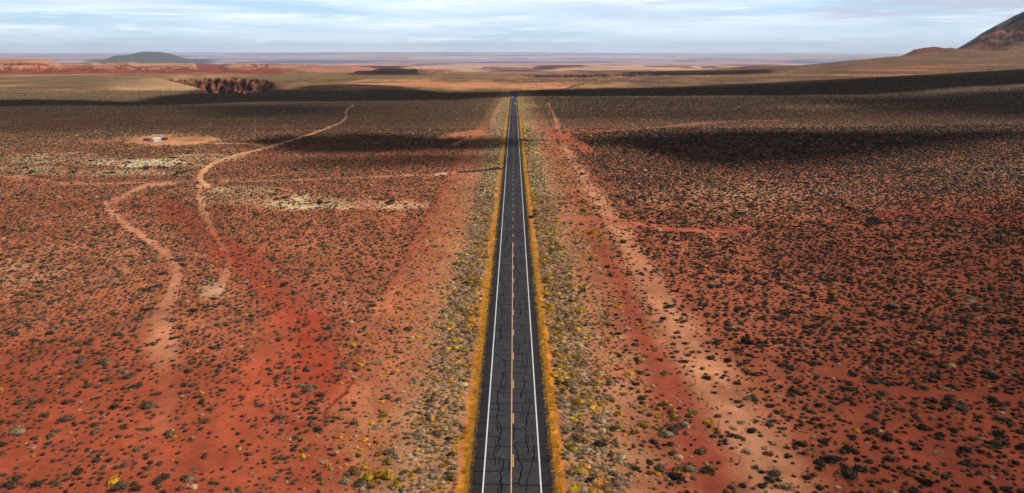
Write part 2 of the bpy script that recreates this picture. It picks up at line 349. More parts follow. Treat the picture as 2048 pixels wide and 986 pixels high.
    # purple-brown badlands, then the basin with bluish distance haze painted into its soil
    f3 = (sm(8500, 11500, Y + 4500 * sm(840, 960, px) * (1 - sm(1450, 1600, px))))[..., None]; p = fbm(x / 900, Y / 500, 58, 6)[..., None]
    pc = srgb(104, 56, 56) * (1 - sm(.44, .58, p)) + srgb(214, 170, 140) * sm(.44, .58, p)
    base = base * (1 - f3) + pc * f3
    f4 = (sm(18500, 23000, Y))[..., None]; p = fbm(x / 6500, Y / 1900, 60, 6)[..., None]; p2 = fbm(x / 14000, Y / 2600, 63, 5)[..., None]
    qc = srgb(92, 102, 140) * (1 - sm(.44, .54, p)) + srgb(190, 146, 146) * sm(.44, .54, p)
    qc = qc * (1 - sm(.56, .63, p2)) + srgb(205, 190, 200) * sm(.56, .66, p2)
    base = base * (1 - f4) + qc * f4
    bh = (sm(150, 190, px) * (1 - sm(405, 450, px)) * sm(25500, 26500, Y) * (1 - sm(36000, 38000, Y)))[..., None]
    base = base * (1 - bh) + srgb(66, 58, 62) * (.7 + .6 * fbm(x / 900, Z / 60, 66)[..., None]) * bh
    # gorge walls
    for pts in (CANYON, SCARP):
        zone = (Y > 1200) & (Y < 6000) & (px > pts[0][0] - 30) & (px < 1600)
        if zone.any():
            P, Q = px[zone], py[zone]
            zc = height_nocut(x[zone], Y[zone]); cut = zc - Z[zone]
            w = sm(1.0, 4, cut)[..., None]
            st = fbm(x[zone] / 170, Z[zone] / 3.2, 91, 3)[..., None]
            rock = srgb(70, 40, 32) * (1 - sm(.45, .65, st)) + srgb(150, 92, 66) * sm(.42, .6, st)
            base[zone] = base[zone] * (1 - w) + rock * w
    return np.clip(base, .01, .75)
def height_nocut(x, Y):
    global CANYON, SCARP
    a, b = CANYON, SCARP
    CANYON = SCARP = [(9e5, 1), (9e5 + 1, 1), (9e5, 2)]
    z = height(x, Y); CANYON, SCARP = a, b
    return z

def mesh_from(name, V, faces, k, mat, parent=None, col=None, smooth=False, attr='Col'):
    me = bpy.data.meshes.new(name)
    V = np.asarray(V, np.float32); faces = np.asarray(faces, np.int32)
    me.vertices.add(len(V)); me.vertices.foreach_set('co', V.ravel())
    nf = len(faces); me.loops.add(nf * k); me.loops.foreach_set('vertex_index', faces.ravel())
    me.polygons.add(nf); me.polygons.foreach_set('loop_start', np.arange(0, nf * k, k, dtype=np.int32))
    if smooth: me.polygons.foreach_set('use_smooth', np.ones(nf, bool))
    if col is not None:
        dom = 'POINT' if len(col) == len(V) else 'FACE'
        a = me.attributes.new(attr, 'FLOAT_COLOR', dom)
        a.data.foreach_set('color', np.concatenate([col, np.ones((len(col), 1))], 1).astype(np.float32).ravel())
    me.update(calc_edges=True)
    if mat: me.materials.append(mat)
    o = bpy.data.objects.new(name, me); C.objects.link(o)
    if parent: o.parent = parent
    return o
def tag(o, label=None, cat=None, group=None, kind=None):
    if label: o['label'] = label
    if cat: o['category'] = cat
    if group: o['group'] = group
    if kind: o['kind'] = kind
    return o
def material(name, col=(.5, .5, .5), rough=.9, metal=0, attr=None, noise=None, spec=.3, bump=None, coord='Object'):
    m = bpy.data.materials.new(name); m.use_nodes = True; t = m.node_tree
    p = t.nodes['Principled BSDF']; p.inputs['Roughness'].default_value = rough; p.inputs['Metallic'].default_value = metal
    p.inputs['Specular IOR Level'].default_value = spec
    p.inputs['Base Color'].default_value = (*col, 1); src = None
    if attr:
        a = nd(t, 'ShaderNodeAttribute'); a.attribute_name = attr; src = a.outputs['Color']
    if noise:
        sc, lo, hi = noise
        tcn = nd(t, 'ShaderNodeTexCoord'); no = nd(t, 'ShaderNodeTexNoise'); no.inputs['Scale'].default_value = sc; no.inputs['Detail'].default_value = 6
        t.links.new(tcn.outputs[coord], no.inputs['Vector'])
        mr = nd(t, 'ShaderNodeMapRange'); mr.inputs['From Min'].default_value = .3; mr.inputs['From Max'].default_value = .7
        mr.inputs['To Min'].default_value = lo; mr.inputs['To Max'].default_value = hi
        t.links.new(no.outputs[0], mr.inputs[0])
        src = mixc(t, 1.0, src if src is not None else tuple(col), mr.outputs[0], 'MULTIPLY')
        if bump:
            b = nd(t, 'ShaderNodeBump'); b.inputs['Strength'].default_value = bump; b.inputs['Distance'].default_value = .05
            t.links.new(no.outputs[0], b.inputs['Height']); t.links.new(b.outputs[0], p.inputs['Normal'])
    if src is not None: t.links.new(src, p.inputs['Base Color'])
    return m

# ground material: soil attribute, fine grain, pebbles and small litter
gm = bpy.data.materials.new('desert soil'); gm.use_nodes = True; t = gm.node_tree; gp = t.nodes['Principled BSDF']
gp.inputs['Roughness'].default_value = .97; gp.inputs['Specular IOR Level'].default_value = .1
a = nd(t, 'ShaderNodeAttribute'); a.attribute_name = 'soil'
tcg = nd(t, 'ShaderNodeTexCoord')
def gnoise(scale, det=5, lo=.3, hi=.7, a0=.8, a1=1.2):
    no = nd(t, 'ShaderNodeTexNoise'); no.inputs['Scale'].default_value = scale; no.inputs['Detail'].default_value = det; no.inputs['Roughness'].default_value = .65
    t.links.new(tcg.outputs['Object'], no.inputs['Vector'])
    mr = nd(t, 'ShaderNodeMapRange'); mr.inputs['From Min'].default_value = lo; mr.inputs['From Max'].default_value = hi; mr.inputs['To Min'].default_value = a0; mr.inputs['To Max'].default_value = a1
    t.links.new(no.outputs[0], mr.inputs[0]); return no, mr.outputs[0]
n1, v1 = gnoise(.35, 7, .3, .7, .86, 1.14)
n2_, v2 = gnoise(2.8, 6, .3, .7, .84, 1.16)
cc = mixc(t, 1.0, mixc(t, 1.0, a.outputs['Color'], v1, 'MULTIPLY'), v2, 'MULTIPLY')
vo = nd(t, 'ShaderNodeTexVoronoi'); vo.inputs['Scale'].default_value = 1.5; t.links.new(tcg.outputs['Object'], vo.inputs['Vector'])
peb = vmath(t, 'LESS_THAN', vo.outputs['Distance'], .085)
sepc = nd(t, 'ShaderNodeSeparateColor'); t.links.new(vo.outputs['Color'], sepc.inputs[0])
pebm = vmath(t, 'MULTIPLY', peb, vmath(t, 'GREATER_THAN', sepc.outputs[0], .72))
cc = mixc(t, vmath(t, 'MULTIPLY', pebm, .7), cc, (.55, .40, .30))
drk = vmath(t, 'MULTIPLY', vmath(t, 'LESS_THAN', vo.outputs['Distance'], .12), vmath(t, 'LESS_THAN', sepc.outputs[0], .22))
cc = mixc(t, vmath(t, 'MULTIPLY', drk, .55), cc, (.10, .05, .03))
t.links.new(cc, gp.inputs['Base Color'])
bp = nd(t, 'ShaderNodeBump'); bp.inputs['Strength'].default_value = .55; bp.inputs['Distance'].default_value = .12
t.links.new(n2_.outputs[0], bp.inputs['Height']); t.links.new(bp.outputs[0], gp.inputs['Normal'])

def build_ground():
    rows = [-3000, -1500, -700, -300, -120, -40, 0, 15, 30, 42, 52]
    y = 60.
    while y < 92000:
        rows.append(y)
        a_ = 1.5 * (y + 13) ** 2 / 80730; b_ = y * (.0055 if y < 9000 else .010)
        y += min(a_, b_)
    rows.append(93000)
    Ys = np.array(rows, float)
    u = np.linspace(-.92, .92, 1100); base = np.maximum(Ys, 0) + 60
    X = base[:, None] * u[None]
    ext = np.array([30, 120, 500, 2000, 8000])
    Xl = X[:, :1] - ext[::-1][None] * 1.0; Xr = X[:, -1:] + ext[None] * 1.0
    X = np.concatenate([Xl, X, Xr], 1); YY = np.repeat(Ys[:, None], X.shape[1], 1)
    Z = height(X.ravel(), YY.ravel()).reshape(X.shape)
    cols = []
    col = soil(X.ravel(), YY.ravel(), Z.ravel())
    R, Cn = X.shape
    idx = np.arange(R * Cn).reshape(R, Cn)
    q = np.stack([idx[:-1, :-1], idx[:-1, 1:], idx[1:, 1:], idx[1:, :-1]], -1).reshape(-1, 4)
    V = np.stack([X.ravel(), YY.ravel(), Z.ravel()], 1)
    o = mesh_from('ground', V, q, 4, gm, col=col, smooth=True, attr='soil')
    tag(o, kind='structure'); return o, float(V[:, 2].min()), float(V[:, 2].max()), float(np.abs(X).max())
ground, ZMIN, ZMAX, XMAX = build_ground()

# ------------------------------------------------------------------ road
asphalt = material('weathered asphalt', (.047, .044, .051), .95, spec=.12, noise=(.9, .78, 1.22), bump=.25)
shoulder_m = material('shoulder asphalt', (.029, .025, .028), .95, spec=.12, noise=(1.8, .8, 1.2), bump=.25)
white_p = material('white road paint', (.8, .8, .8), .7, noise=(3., .8, 1.05))
yellow_p = material('faded yellow road paint', (.82, .47, .22), .7, noise=(3., .75, 1.1))
seal_m = material('crack sealant', (.006, .006, .007), .9, spec=.05)
far_pts = [at(*p) for p in ((1031, 186.2), (1050, 182.6), (1085, 180.3), (1128, 178.6), (1150, 171.5), (1175, 165.5), (1200, 160), (1240, 157.3), (1310, 153.5))]
cl = [(roadx(y), y) for y in np.arange(20, 1150, 10)]
e = far_pts
ctrl = [(roadx(1040), 1040), (roadx(1140), 1140)] + [(p[0], p[1]) for p in e]
def catmull(P, n):
    P = np.array(P, float); P = np.vstack([2 * P[0] - P[1], P, 2 * P[-1] - P[-2]]); out = []
    for i in range(1, len(P) - 2):
        for s in np.linspace(0, 1, n, endpoint=False):
            out.append(.5 * ((2 * P[i]) + (-P[i - 1] + P[i + 1]) * s + (2 * P[i - 1] - 5 * P[i] + 4 * P[i + 1] - P[i + 2]) * s * s + (-P[i - 1] + 3 * P[i] - 3 * P[i + 1] + P[i + 2]) * s ** 3))
    out.append(P[-2]); return out
CL = np.array([p for p in cl if p[1] < 1140] + [tuple(q) for q in catmull(ctrl[1:], 14)])
seg = np.linalg.norm(np.diff(CL, axis=0), axis=1); S = np.concatenate([[0], np.cumsum(seg)])
def road_frame(s):
    x = np.interp(s, S, CL[:, 0]); y = np.interp(s, S, CL[:, 1])
    x2 = np.interp(s + 3, S, CL[:, 0]); y2 = np.interp(s + 3, S, CL[:, 1]); x1 = np.interp(s - 3, S, CL[:, 0]); y1 = np.interp(s - 3, S, CL[:, 1])
    dx, dy = x2 - x1, y2 - y1; l = np.hypot(dx, dy) + 1e-9
    return x, y, dy / l, -dx / l                       # point and its right-hand normal
def road_pt(s, off, lift):
    x, y, nx, ny = road_frame(s)
    X = x + nx * off; Y = y + ny * off
    zc = np.maximum.reduce([height(np.atleast_1d(x + nx * k), np.atleast_1d(y + ny * k)) for k in (-4, 0, 4)]) if np.ndim(s) else height(np.array([x]), np.array([y]))
    return np.stack([np.atleast_1d(X), np.atleast_1d(Y), zc + lift], 1)
def strip(name, s, o0, o1, lift, mat, jag=0, parent=None):
    s = np.asarray(s, float); n = len(s)
    lift_ = lift + np.where(s > 700, .12, 0) * np.clip((s - 700) / 400, 0, 3)
    j0 = (rng.random(n) - .5) * jag; j1 = (rng.random(n) - .5) * jag
    A = road_pt(s, o0 + j0, lift_); B = road_pt(s, o1 + j1, lift_)
    V = np.empty((2 * n, 3)); V[0::2] = A; V[1::2] = B
    i = np.arange(n - 1) * 2
    o = mesh_from(name, V, np.stack([i, i + 1, i + 3, i + 2], 1), 4, mat, parent)
    return o
s_all = np.concatenate([np.arange(0, 600, 2.0), np.arange(600, S[-1], 8.0)])
SM = S[-1]
road = strip('road', s_all, -3.9, 3.9, .10, asphalt); tag(road, kind='structure')
sh = strip('road_shoulder', s_all, 3.9, 5.65, .094, shoulder_m, jag=.16); tag(sh, kind='structure')
sh = strip('road_shoulder', s_all, -5.60, -3.9, .094, shoulder_m, jag=.16); tag(sh, kind='structure')
def multi_strip(name, segs, mat):                    # segs: list of (s0, s1, o0, o1, lift)
    V = []; Fc = []
    for s0, s1, o0, o1, lift in segs:
        ss = np.linspace(s0, s1, max(2, int((s1 - s0) / 4) + 1)); n = len(ss)
        lf = lift + np.clip((ss - 700) / 400, 0, 3) * .12
        A = road_pt(ss, np.full(n, o0), lf); B = road_pt(ss, np.full(n, o1), lf); b = len(V)
        for i in range(n):
            V.append(A[i]); V.append(B[i])
        for i in range(n - 1): Fc.append((b + 2 * i, b + 2 * i + 1, b + 2 * i + 3, b + 2 * i + 2))
    o = mesh_from(name, V, Fc, 4, mat); tag(o, kind='structure'); return o
multi_strip('edge_line', [(0, SM, -3.80, -3.62, .112), (0, SM, 3.62, 3.80, .112)], white_p)
s_end = 195.0                                         # where the solid line ends
def s_of(Yv): return float(np.interp(Yv, CL[:, 1], S))
D_of = lambda row: 80730 / (row - 130) - 13
multi_strip('centre_line', [(0, s_of(D_of(487)), -.17, -.03, .112)] +
            [(s_of(D_of(945)) + k * 12.19, s_of(D_of(945)) + k * 12.19 + 3.2, .07 if D_of(945) + k * 12.19 < 215 else -.08, .21 if D_of(945) + k * 12.19 < 215 else .08, .112) for k in range(-6, 90)], yellow_p)
# crack sealing: wandering lengthwise bands and cross bands on the slab
def ribbon(V, Fc, P, w, lift):
    P = np.array(P, float); d = np.gradient(P, axis=0); l = np.hypot(d[:, 0], d[:, 1])[:, None] + 1e-9; nrm = np.stack([d[:, 1], -d[:, 0]], 1) / l
    for sgn_pts in (0,):
        A = P - nrm * w / 2; B = P + nrm * w / 2; b = len(V)
        za = np.interp(P[:, 1], *ZROAD) + lift
        for i in range(len(P)): V.append((A[i, 0], A[i, 1], za[i])); V.append((B[i, 0], B[i, 1], za[i]))
        for i in range(len(P) - 1): Fc.append((b + 2 * i, b + 2 * i + 1, b + 2 * i + 3, b + 2 * i + 2))
yy = np.arange(20, 1100, 4.0); ZROAD = (yy, road_pt(yy - 20, np.zeros(len(yy)), 0)[:, 2])
V = []; Fc = []; R = random.Random(5)
for base_off, prob in ((-2.0, .9), (1.9, .9), (-2.9, .5), (2.9, .45), (.9, .4), (-.9, .4)):
    y = 60.
    while y < 760:
        ln = R.uniform(4, 16)
        if R.random() < prob:
            P = []; off = base_off + R.uniform(-.5, .5); yq = y
            while yq < y + ln:
                P.append((roadx(yq) + off, yq)); yq += R.uniform(.4, .9)
                off += R.uniform(-.22, .22)
                if R.random() < .14: off += R.choice((-1, 1)) * R.uniform(.3, .6)
                off = max(-3.5, min(3.5, off))
            if len(P) > 2: ribbon(V, Fc, P, R.uniform(.08, .14) * (1 + y / 450), .1055)
        y += ln
y = 62.
while y < 800:
    full = R.random()
    if full < .3: a0, a1 = -5.4, 5.4
    elif full < .55: a0, a1 = -5.2, R.uniform(-1.9, 0)
    elif full < .8: a0, a1 = R.uniform(0, 1.9), 5.3
    else: a0, a1 = -2.0, 1.9
    P = []; x = a0; q = y; pv = 0
    while x < a1:
        P.append((roadx(q) + x, q)); x += R.uniform(.35, .7); q += R.uniform(-.12, .12)
        if R.random() < .08: q += R.choice((-1, 1)) * R.uniform(.2, .5)
    if len(P) > 2: ribbon(V, Fc, P, R.uniform(.09, .17) * (1 + y / 450), .107)
    y += R.uniform(.9, 3.4)
for k in range(60):                                   # closed loops where slabs broke up
    y = R.uniform(62, 430); cx = R.choice((-2, 1.9, 2.6)); w, h = R.uniform(.5, 1.2), R.uniform(.8, 2.5)
    P = [(roadx(y) + cx - w / 2, y), (roadx(y) + cx - w / 2, y + h), (roadx(y) + cx + w / 2, y + h), (roadx(y) + cx + w / 2 + .05, y)]
    ribbon(V, Fc, P, .10, .1085)
for off in (-4.95, 4.95):
    P = [(roadx(q) + off + R.uniform(-.03, .03), q) for q in np.arange(60, 500, 3.)]; ribbon(V, Fc, P, .06, .1020)
tag(mesh_from('crack_sealing', V, Fc, 4, seal_m), kind='structure')
# paved approaches at both sides
def ground_strip(name, P0, P1, w0, w1, mat, lift=.12, n=40):
    P0, P1 = np.array(P0, float), np.array(P1, float); d = (P1 - P0) / np.linalg.norm(P1 - P0); nm = np.array([d[1], -d[0]])
    V = []; Fc = []
    for i in range(n + 1):
        p = P0 + (P1 - P0) * i / n; w = (w0 + (w1 - w0) * min(1, i / n * 3)) / 2
        z = height(np.array([p[0]] * 3), np.array([p[1], p[1] + 2, p[1] - 2])).max()
        for sg in (-1, 1):
            q = p + nm * w * sg; V.append((q[0], q[1], z + lift))
    for i in range(n): Fc.append((2 * i, 2 * i + 1, 2 * i + 3, 2 * i + 2))
    tag(mesh_from(name, V, Fc, 4, mat), kind='structure')
yL = at(1000, 337)[1]; pl = at(915, 345)
ground_strip('paved_driveway', (roadx(yL) - 5.4, yL), (pl[0], pl[1]), 11, 4.5, shoulder_m)
yR = at(1045, 281)[1]; pr = at(1096, 281.5)
ground_strip('paved_driveway', (roadx(yR) + 5.4, yR), (pr[0], pr[1]), 12, 5, shoulder_m)

# ------------------------------------------------------------------ clouds over the desert (they throw the shade bands; two thin ones are added to darken corners) and haze
cm = bpy.data.materials.new('cloud'); cm.use_nodes = True; t = cm.node_tree
for n in list(t.nodes): t.nodes.remove(n)
ca = nd(t, 'ShaderNodeAttribute'); ca.attribute_name = 'Col'
tcn = nd(t, 'ShaderNodeTexCoord'); no = nd(t, 'ShaderNodeTexNoise'); no.inputs['Scale'].default_value = .012; no.inputs['Detail'].default_value = 5
t.links.new(tcn.outputs['Object'], no.inputs['Vector'])
sp = nd(t, 'ShaderNodeSeparateColor'); t.links.new(ca.outputs['Color'], sp.inputs[0])
al = vmath(t, 'ADD', sp.outputs[0], vmath(t, 'MULTIPLY', vmath(t, 'SUBTRACT', no.outputs[0], .5), .35), clamp=True)
tr = nd(t, 'ShaderNodeBsdfTransparent'); df = nd(t, 'ShaderNodeBsdfDiffuse'); df.inputs[0].default_value = (.9, .9, .92, 1)
mx = nd(t, 'ShaderNodeMixShader'); t.links.new(al, mx.inputs[0]); t.links.new(tr.outputs[0], mx.inputs[1]); t.links.new(df.outputs[0], mx.inputs[2])
out = nd(t, 'ShaderNodeOutputMaterial'); t.links.new(mx.outputs[0], out.inputs[0])
CLOUDZ = CAMZ + 1500
def cloud_from(poly_px, soft, opac, step, seed, thick=24):
    pts = []
    n = len(poly_px)
    for i in range(n):
        a_, b_ = np.array(poly_px[i], float), np.array(poly_px[(i + 1) % n], float)
        for s in np.linspace(0, 1, 3, endpoint=False):
            p = a_ + (b_ - a_) * s; g = at(*p); k = (CLOUDZ - g[2]) / SUN[2]
            pts.append((g[0] + SUN[0] * k, g[1] + SUN[1] * k))
    P = np.array(pts); lo = P.min(0) - soft; hi = P.max(0) + soft
    nx = int((hi[0] - lo[0]) / step) + 2; ny = int((hi[1] - lo[1]) / step) + 2
    gx, gy = np.meshgrid(lo[0] + np.arange(nx) * step, lo[1] + np.arange(ny) * step)
    s = poly_sdf(gx.ravel(), gy.ravel(), pts).reshape(gx.shape)
    s = s + (fbm(gx / (soft * 2.2), gy / (soft * 2.2), seed, 4) - .5) * soft * .9
    d = 1 - sm(-soft, soft, s)
    hgt = thick * np.sqrt(np.clip(d, 0, 1)) * (.5 + fbm(gx / 120, gy / 120, seed + 3, 4))
    keep = d > .004
    cell = keep[:-1, :-1] | keep[1:, :-1] | keep[:-1, 1:] | keep[1:, 1:]
    idx = np.arange(nx * ny).reshape(ny, nx)
    q = np.stack([idx[:-1, :-1], idx[:-1, 1:], idx[1:, 1:], idx[1:, :-1]], -1)[cell]
    top = np.stack([gx.ravel(), gy.ravel(), (CLOUDZ + hgt).ravel()], 1); bot = np.stack([gx.ravel(), gy.ravel(), np.full(gx.size, CLOUDZ - 1.) - .8 * hgt.ravel()], 1)
    one = 1 - np.sqrt(np.clip(1 - d.ravel() * opac, 0, 1))           # two surfaces are crossed
    one = np.where(d.ravel() * opac > .97, 1.3, one) - .18 * (d.ravel() < .02)
    colr = np.repeat(np.concatenate([one, one])[:, None], 3, 1)
    return np.concatenate([top, bot]), np.concatenate([q, q[:, ::-1] + nx * ny]), colr
bandtop = [(-700, 206), (-200, 200), (0, 200.5), (60, 199), (150, 200), (200, 203), (296, 204), (302, 200), (340, 192), (415, 184), (440, 187), (560, 181), (600, 177), (625, 171), (690, 168), (790, 172), (830, 180), (880, 185), (1000, 184), (1040, 181.5), (1150, 178), (1300, 175.5), (1540, 165), (1750, 155), (2048, 138), (2400, 118)]
bandbot = [(2400, 150), (2048, 168), (1900, 176), (1780, 188), (1600, 190), (1400, 191), (1200, 193), (1080, 192), (1030, 193), (960, 196), (900, 200), (700, 203), (600, 203), (480, 204), (400, 208), (300, 212), (100, 210), (0, 213), (-200, 214), (-700, 218)]
CL_DEF = [
    (bandtop + bandbot, 26, 1.0, 14, 11),
    ([(1560, 196), (1750, 198), (1900, 186), (2100, 175), (2300, 180), (2300, 238), (2048, 236), (1900, 225), (1800, 226), (1700, 210)], 60, .95, 16, 12),
    ([(540, 282), (640, 266), (760, 271), (860, 279), (985, 272), (985, 290), (930, 304), (760, 304), (640, 300)], 13, 1.0, 5, 13),
    ([(620, 318), (760, 308), (900, 310), (965, 311), (930, 334), (820, 338), (700, 332)], 12, .85, 5, 14),
    ([(1185, 279), (1290, 268), (1400, 263), (1560, 262), (1800, 262), (2060, 260), (2060, 278), (1880, 294), (1740, 314), (1620, 330), (1500, 334), (1400, 314), (1290, 290)], 30, 1.0, 6, 15),
    ([(400, 214), (560, 209), (720, 214), (700, 226), (620, 236), (450, 232)], 45, .9, 12, 16),
    ([(1250, 143.5), (1450, 141), (1545, 138.5), (1545, 147), (1400, 150), (1250, 152)], 60, 1.0, 20, 17),
    ([(1750, 430), (2300, 400), (2900, 760), (2400, 1300), (1850, 1150), (1720, 760)], 45, .62, 8, 18),  # unseen thin cloud, added to darken the lower right corner
    ([(300, 1020), (-60, 760), (-200, 700), (-700, 1250), (500, 1250)], 24, .3, 8, 19),  # faint cloud out of view, put in for lower left corner darkening
    ([(-700, 206), (0, 206), (400, 206), (700, 203), (960, 199), (975, 240), (800, 262), (560, 262), (300, 258), (0, 262), (-700, 262)], 55, .62, 16, 21),
    ([(1075, 196), (1400, 194), (1800, 190), (2300, 175), (2300, 250), (1800, 246), (1400, 240), (1120, 236)], 55, .55, 16, 22),
    ([(700, 145), (735, 140), (850, 140), (855, 150), (700, 151)], 80, .8, 20, 20),
]
cv, cf, cc_ = [], [], []; b = 0
for d in CL_DEF:
    v, f, c = cloud_from(*d); cv.append(v); cf.append(f + b); cc_.append(c); b += len(v)
clouds = mesh_from('clouds', np.concatenate(cv), np.concatenate(cf), 4, cm, col=np.concatenate(cc_), smooth=True)
tag(clouds, kind='stuff')

hm = bpy.data.materials.new('haze'); hm.use_nodes = True; t = hm.node_tree
for n in list(t.nodes): t.nodes.remove(n)
pv = nd(t, 'ShaderNodeVolumePrincipled'); pv.inputs['Color'].default_value = (.68, .84, 1.0, 1); pv.inputs['Density'].default_value = 1.4e-5
pv.inputs['Anisotropy'].default_value = .1
out = nd(t, 'ShaderNodeOutputMaterial'); t.links.new(pv.outputs[0], out.inputs['Volume'])
x1 = XMAX + 500; y0, y1 = -3400, 93500; z0, z1 = ZMIN - 1.5, max(ZMAX, CAMZ) + 15
hv = [(x, y, z) for z in (z0, z1) for x, y in ((-x1, y0), (x1, y0), (x1, y1), (-x1, y1))]
haze = mesh_from('haze', hv, [(0, 3, 2, 1), (4, 5, 6, 7), (0, 1, 5, 4), (1, 2, 6, 5), (2, 3, 7, 6), (3, 0, 4, 7)], 4, hm); tag(haze, kind='stuff')

# ------------------------------------------------------------------ vegetation
leaf_m = material('shrub leaves', attr='Col', rough=.9, spec=.1)
def leaf_m_setup():
    t = leaf_m.node_tree; p = t.nodes['Principled BSDF']
    a = [n for n in t.nodes if n.type == 'ATTRIBUTE'][0]
    t.links.new(a.outputs['Color'], p.inputs['Base Color'])
leaf_m_setup()
grass_m = bpy.data.materials.new('golden grass'); grass_m.use_nodes = True; t = grass_m.node_tree
for n in list(t.nodes): t.nodes.remove(n)
_a = nd(t, 'ShaderNodeAttribute'); _a.attribute_name = 'Col'
_d = nd(t, 'ShaderNodeBsdfDiffuse'); _t = nd(t, 'ShaderNodeBsdfTranslucent'); _m = nd(t, 'ShaderNodeMixShader'); _m.inputs[0].default_value = .48
_o = nd(t, 'ShaderNodeOutputMaterial')
for q_ in (_d, _t): t.links.new(_a.outputs['Color'], q_.inputs[0])
t.links.new(_d.outputs[0], _m.inputs[1]); t.links.new(_t.outputs[0], _m.inputs[2]); t.links.new(_m.outputs[0], _o.inputs[0])
def dome(seg_, rings, r_, sq, jit):
    V = [(0, 0, sq)]; Fc = []
    for j in range(1, rings + 1):
        ph = j / rings * math.pi * .56
        for i in range(seg_):
            th = 2 * math.pi * (i + .5 * (j % 2)) / seg_; k = 1 + r_.uniform(-jit, jit)
            V.append((math.sin(ph) * math.cos(th) * k, math.sin(ph) * math.sin(th) * k, max(-.12, math.cos(ph) * sq * k)))
    for i in range(seg_): Fc.append((0, 1 + i, 1 + (i + 1) % seg_))
    for j in range(rings - 1):
        for i in range(seg_):
            a_, b_ = 1 + j * seg_ + i, 1 + j * seg_ + (i + 1) % seg_; c, d = a_ + seg_, b_ + seg_
            Fc += [(a_, c, b_), (b_, c, d)]
    return np.array(V), np.array(Fc)
def template(lod, seed, spiky=0):
    r_ = random.Random(seed); V0, F0 = dome(*((9, 4) if lod == 0 else (8, 3) if lod == 1 else (6, 2) if lod == 2 else (5, 1)), r_, .62, .22 if lod < 2 else .3)
    sc = .66 if lod == 0 else .76 if lod == 1 else 1.0
    V = [tuple(v * sc) for v in V0]; Fc = [tuple(f) for f in F0]; tint = [.8] * len(F0)
    lobes = [(r_.uniform(-.65, .65), r_.uniform(-.55, .55), r_.uniform(.25, .62)) for _ in range(5)]
    nl = {0: 180, 1: 46, 2: 0, 3: 0}[lod]; ls = {0: .125, 1: .24, 2: 0, 3: 0}[lod]
    for k in range(nl):
        lx, ly, lr = lobes[k % 5]
        th = r_.uniform(0, 2 * math.pi); cz = r_.uniform(-.1, 1); sr = math.sqrt(max(0, 1 - cz * cz)); rr = lr * r_.uniform(.8, 1.2)
        c = np.array([lx + sr * math.cos(th) * rr, ly + sr * math.sin(th) * rr, max(.02, cz * rr * 1.05 + .08)])
        d = np.array([r_.gauss(0, 1), r_.gauss(0, 1), r_.gauss(.8 + spiky * 2, .8)]); d /= np.linalg.norm(d)
        s_ = np.cross(d, [r_.gauss(0, 1), r_.gauss(0, 1), r_.gauss(0, 1)]); s_ /= np.linalg.norm(s_) + 1e-6
        L_ = ls * r_.uniform(.7, 1.5) * (1 + spiky); w = ls * r_.uniform(.35, .8) * (1 - .4 * spiky); b_ = len(V)
        V += [tuple(c - s_ * w - d * L_ * .3), tuple(c + s_ * w - d * L_ * .3), tuple(c + d * L_)]; Fc.append((b_, b_ + 1, b_ + 2)); tint.append(r_.uniform(.75, 1.5))
    return np.array(V), np.array(Fc), np.array(tint)
def tuft(lod, seed):
    r_ = random.Random(seed); V = []; Fc = []; tint = []
    for k in range({0: 26, 1: 12, 2: 6, 3: 5}[lod]):
        th = r_.uniform(0, 6.28); rr = r_.uniform(0, .8); h = r_.uniform(.4, .9); w = {0: .09, 1: .16, 2: .3, 3: .35}[lod]; o_ = r_.uniform(0, 6.28)
        c = (rr * math.cos(th), rr * math.sin(th)); l = r_.uniform(.5, 1.2); b_ = len(V)
        V += [(c[0] - w * math.cos(o_), c[1] - w * math.sin(o_), -.05), (c[0] + w * math.cos(o_), c[1] + w * math.sin(o_), -.05), (c[0] + l * math.cos(th), c[1] + l * math.sin(th), h)]
        Fc.append((b_, b_ + 1, b_ + 2)); tint.append(r_.uniform(.7, 1.3))
    return np.array(V), np.array(Fc), np.array(tint)
T_SHRUB = {l: [template(l, 10 * l + s) for s in range(7)] for l in range(4)}
T_SPIKY = {l: [template(l, 50 + 10 * l + s, .6) for s in range(6)] for l in range(4)}
T_TUFT = {l: [tuft(l, 90 + 10 * l + s) for s in range(6)] for l in range(4)}
def lod_of(Y): return np.where(Y < 128, 0, np.where(Y < 290, 1, np.where(Y < 600, 2, 3)))

def clear_map(x, Y, z):
    px, py = project(x, Y, z); wx, wy = warp(px, py, x, Y)
    c = np.zeros(x.shape)
    for pts, col, st, cl_ in TRACKS:
        c = np.maximum(c, (1 - sm(.6, 1.3, line_d(px * .65 + wx * .35, py * .65 + wy * .35, pts))) * cl_)
    for cx, cy, rx, ry, col, st, cl_ in BLOBS:
        if cl_ > 0: c = np.maximum(c, (1 - sm(.6, 1.1, np.hypot((wx - cx) / rx, (wy - cy) / ry))) * min(1, cl_))
    return px, py, c
def scatter(y0, y1, sp, umax=.86, xlim=None, jit=.72):
    ys = np.arange(y0, y1, sp); out = []
    for i, yv in enumerate(ys):
        xm = umax * (yv + 20) if xlim is None else xlim
        xs = np.arange(-xm, xm, sp) + (sp / 2 if i % 2 else 0)
        out.append(np.stack([xs, np.full(len(xs), yv)], 1))
    P = np.concatenate(out); P = P + (rng.random(P.shape) - .5) * sp * jit
    return P[:, 0], P[:, 1]
plants = []                                           # rows: kind, x, Y, z, radius, heightfactor, r, g, b
def add(kind, x, Y, z, r, hf, col): plants.append((kind, x, Y, z, r, hf, col))
DARK = np.array([[.056, .043, .027], [.072, .055, .034], [.044, .037, .026], [.095, .073, .046]])
GREY = np.array([[.42, .30, .18], [.54, .38, .22], [.24, .17, .105], [.38, .25, .14]])
YELL = np.array([[.46, .27, .03], [.34, .21, .04], [.60, .33, .025], [.24, .16, .045]])
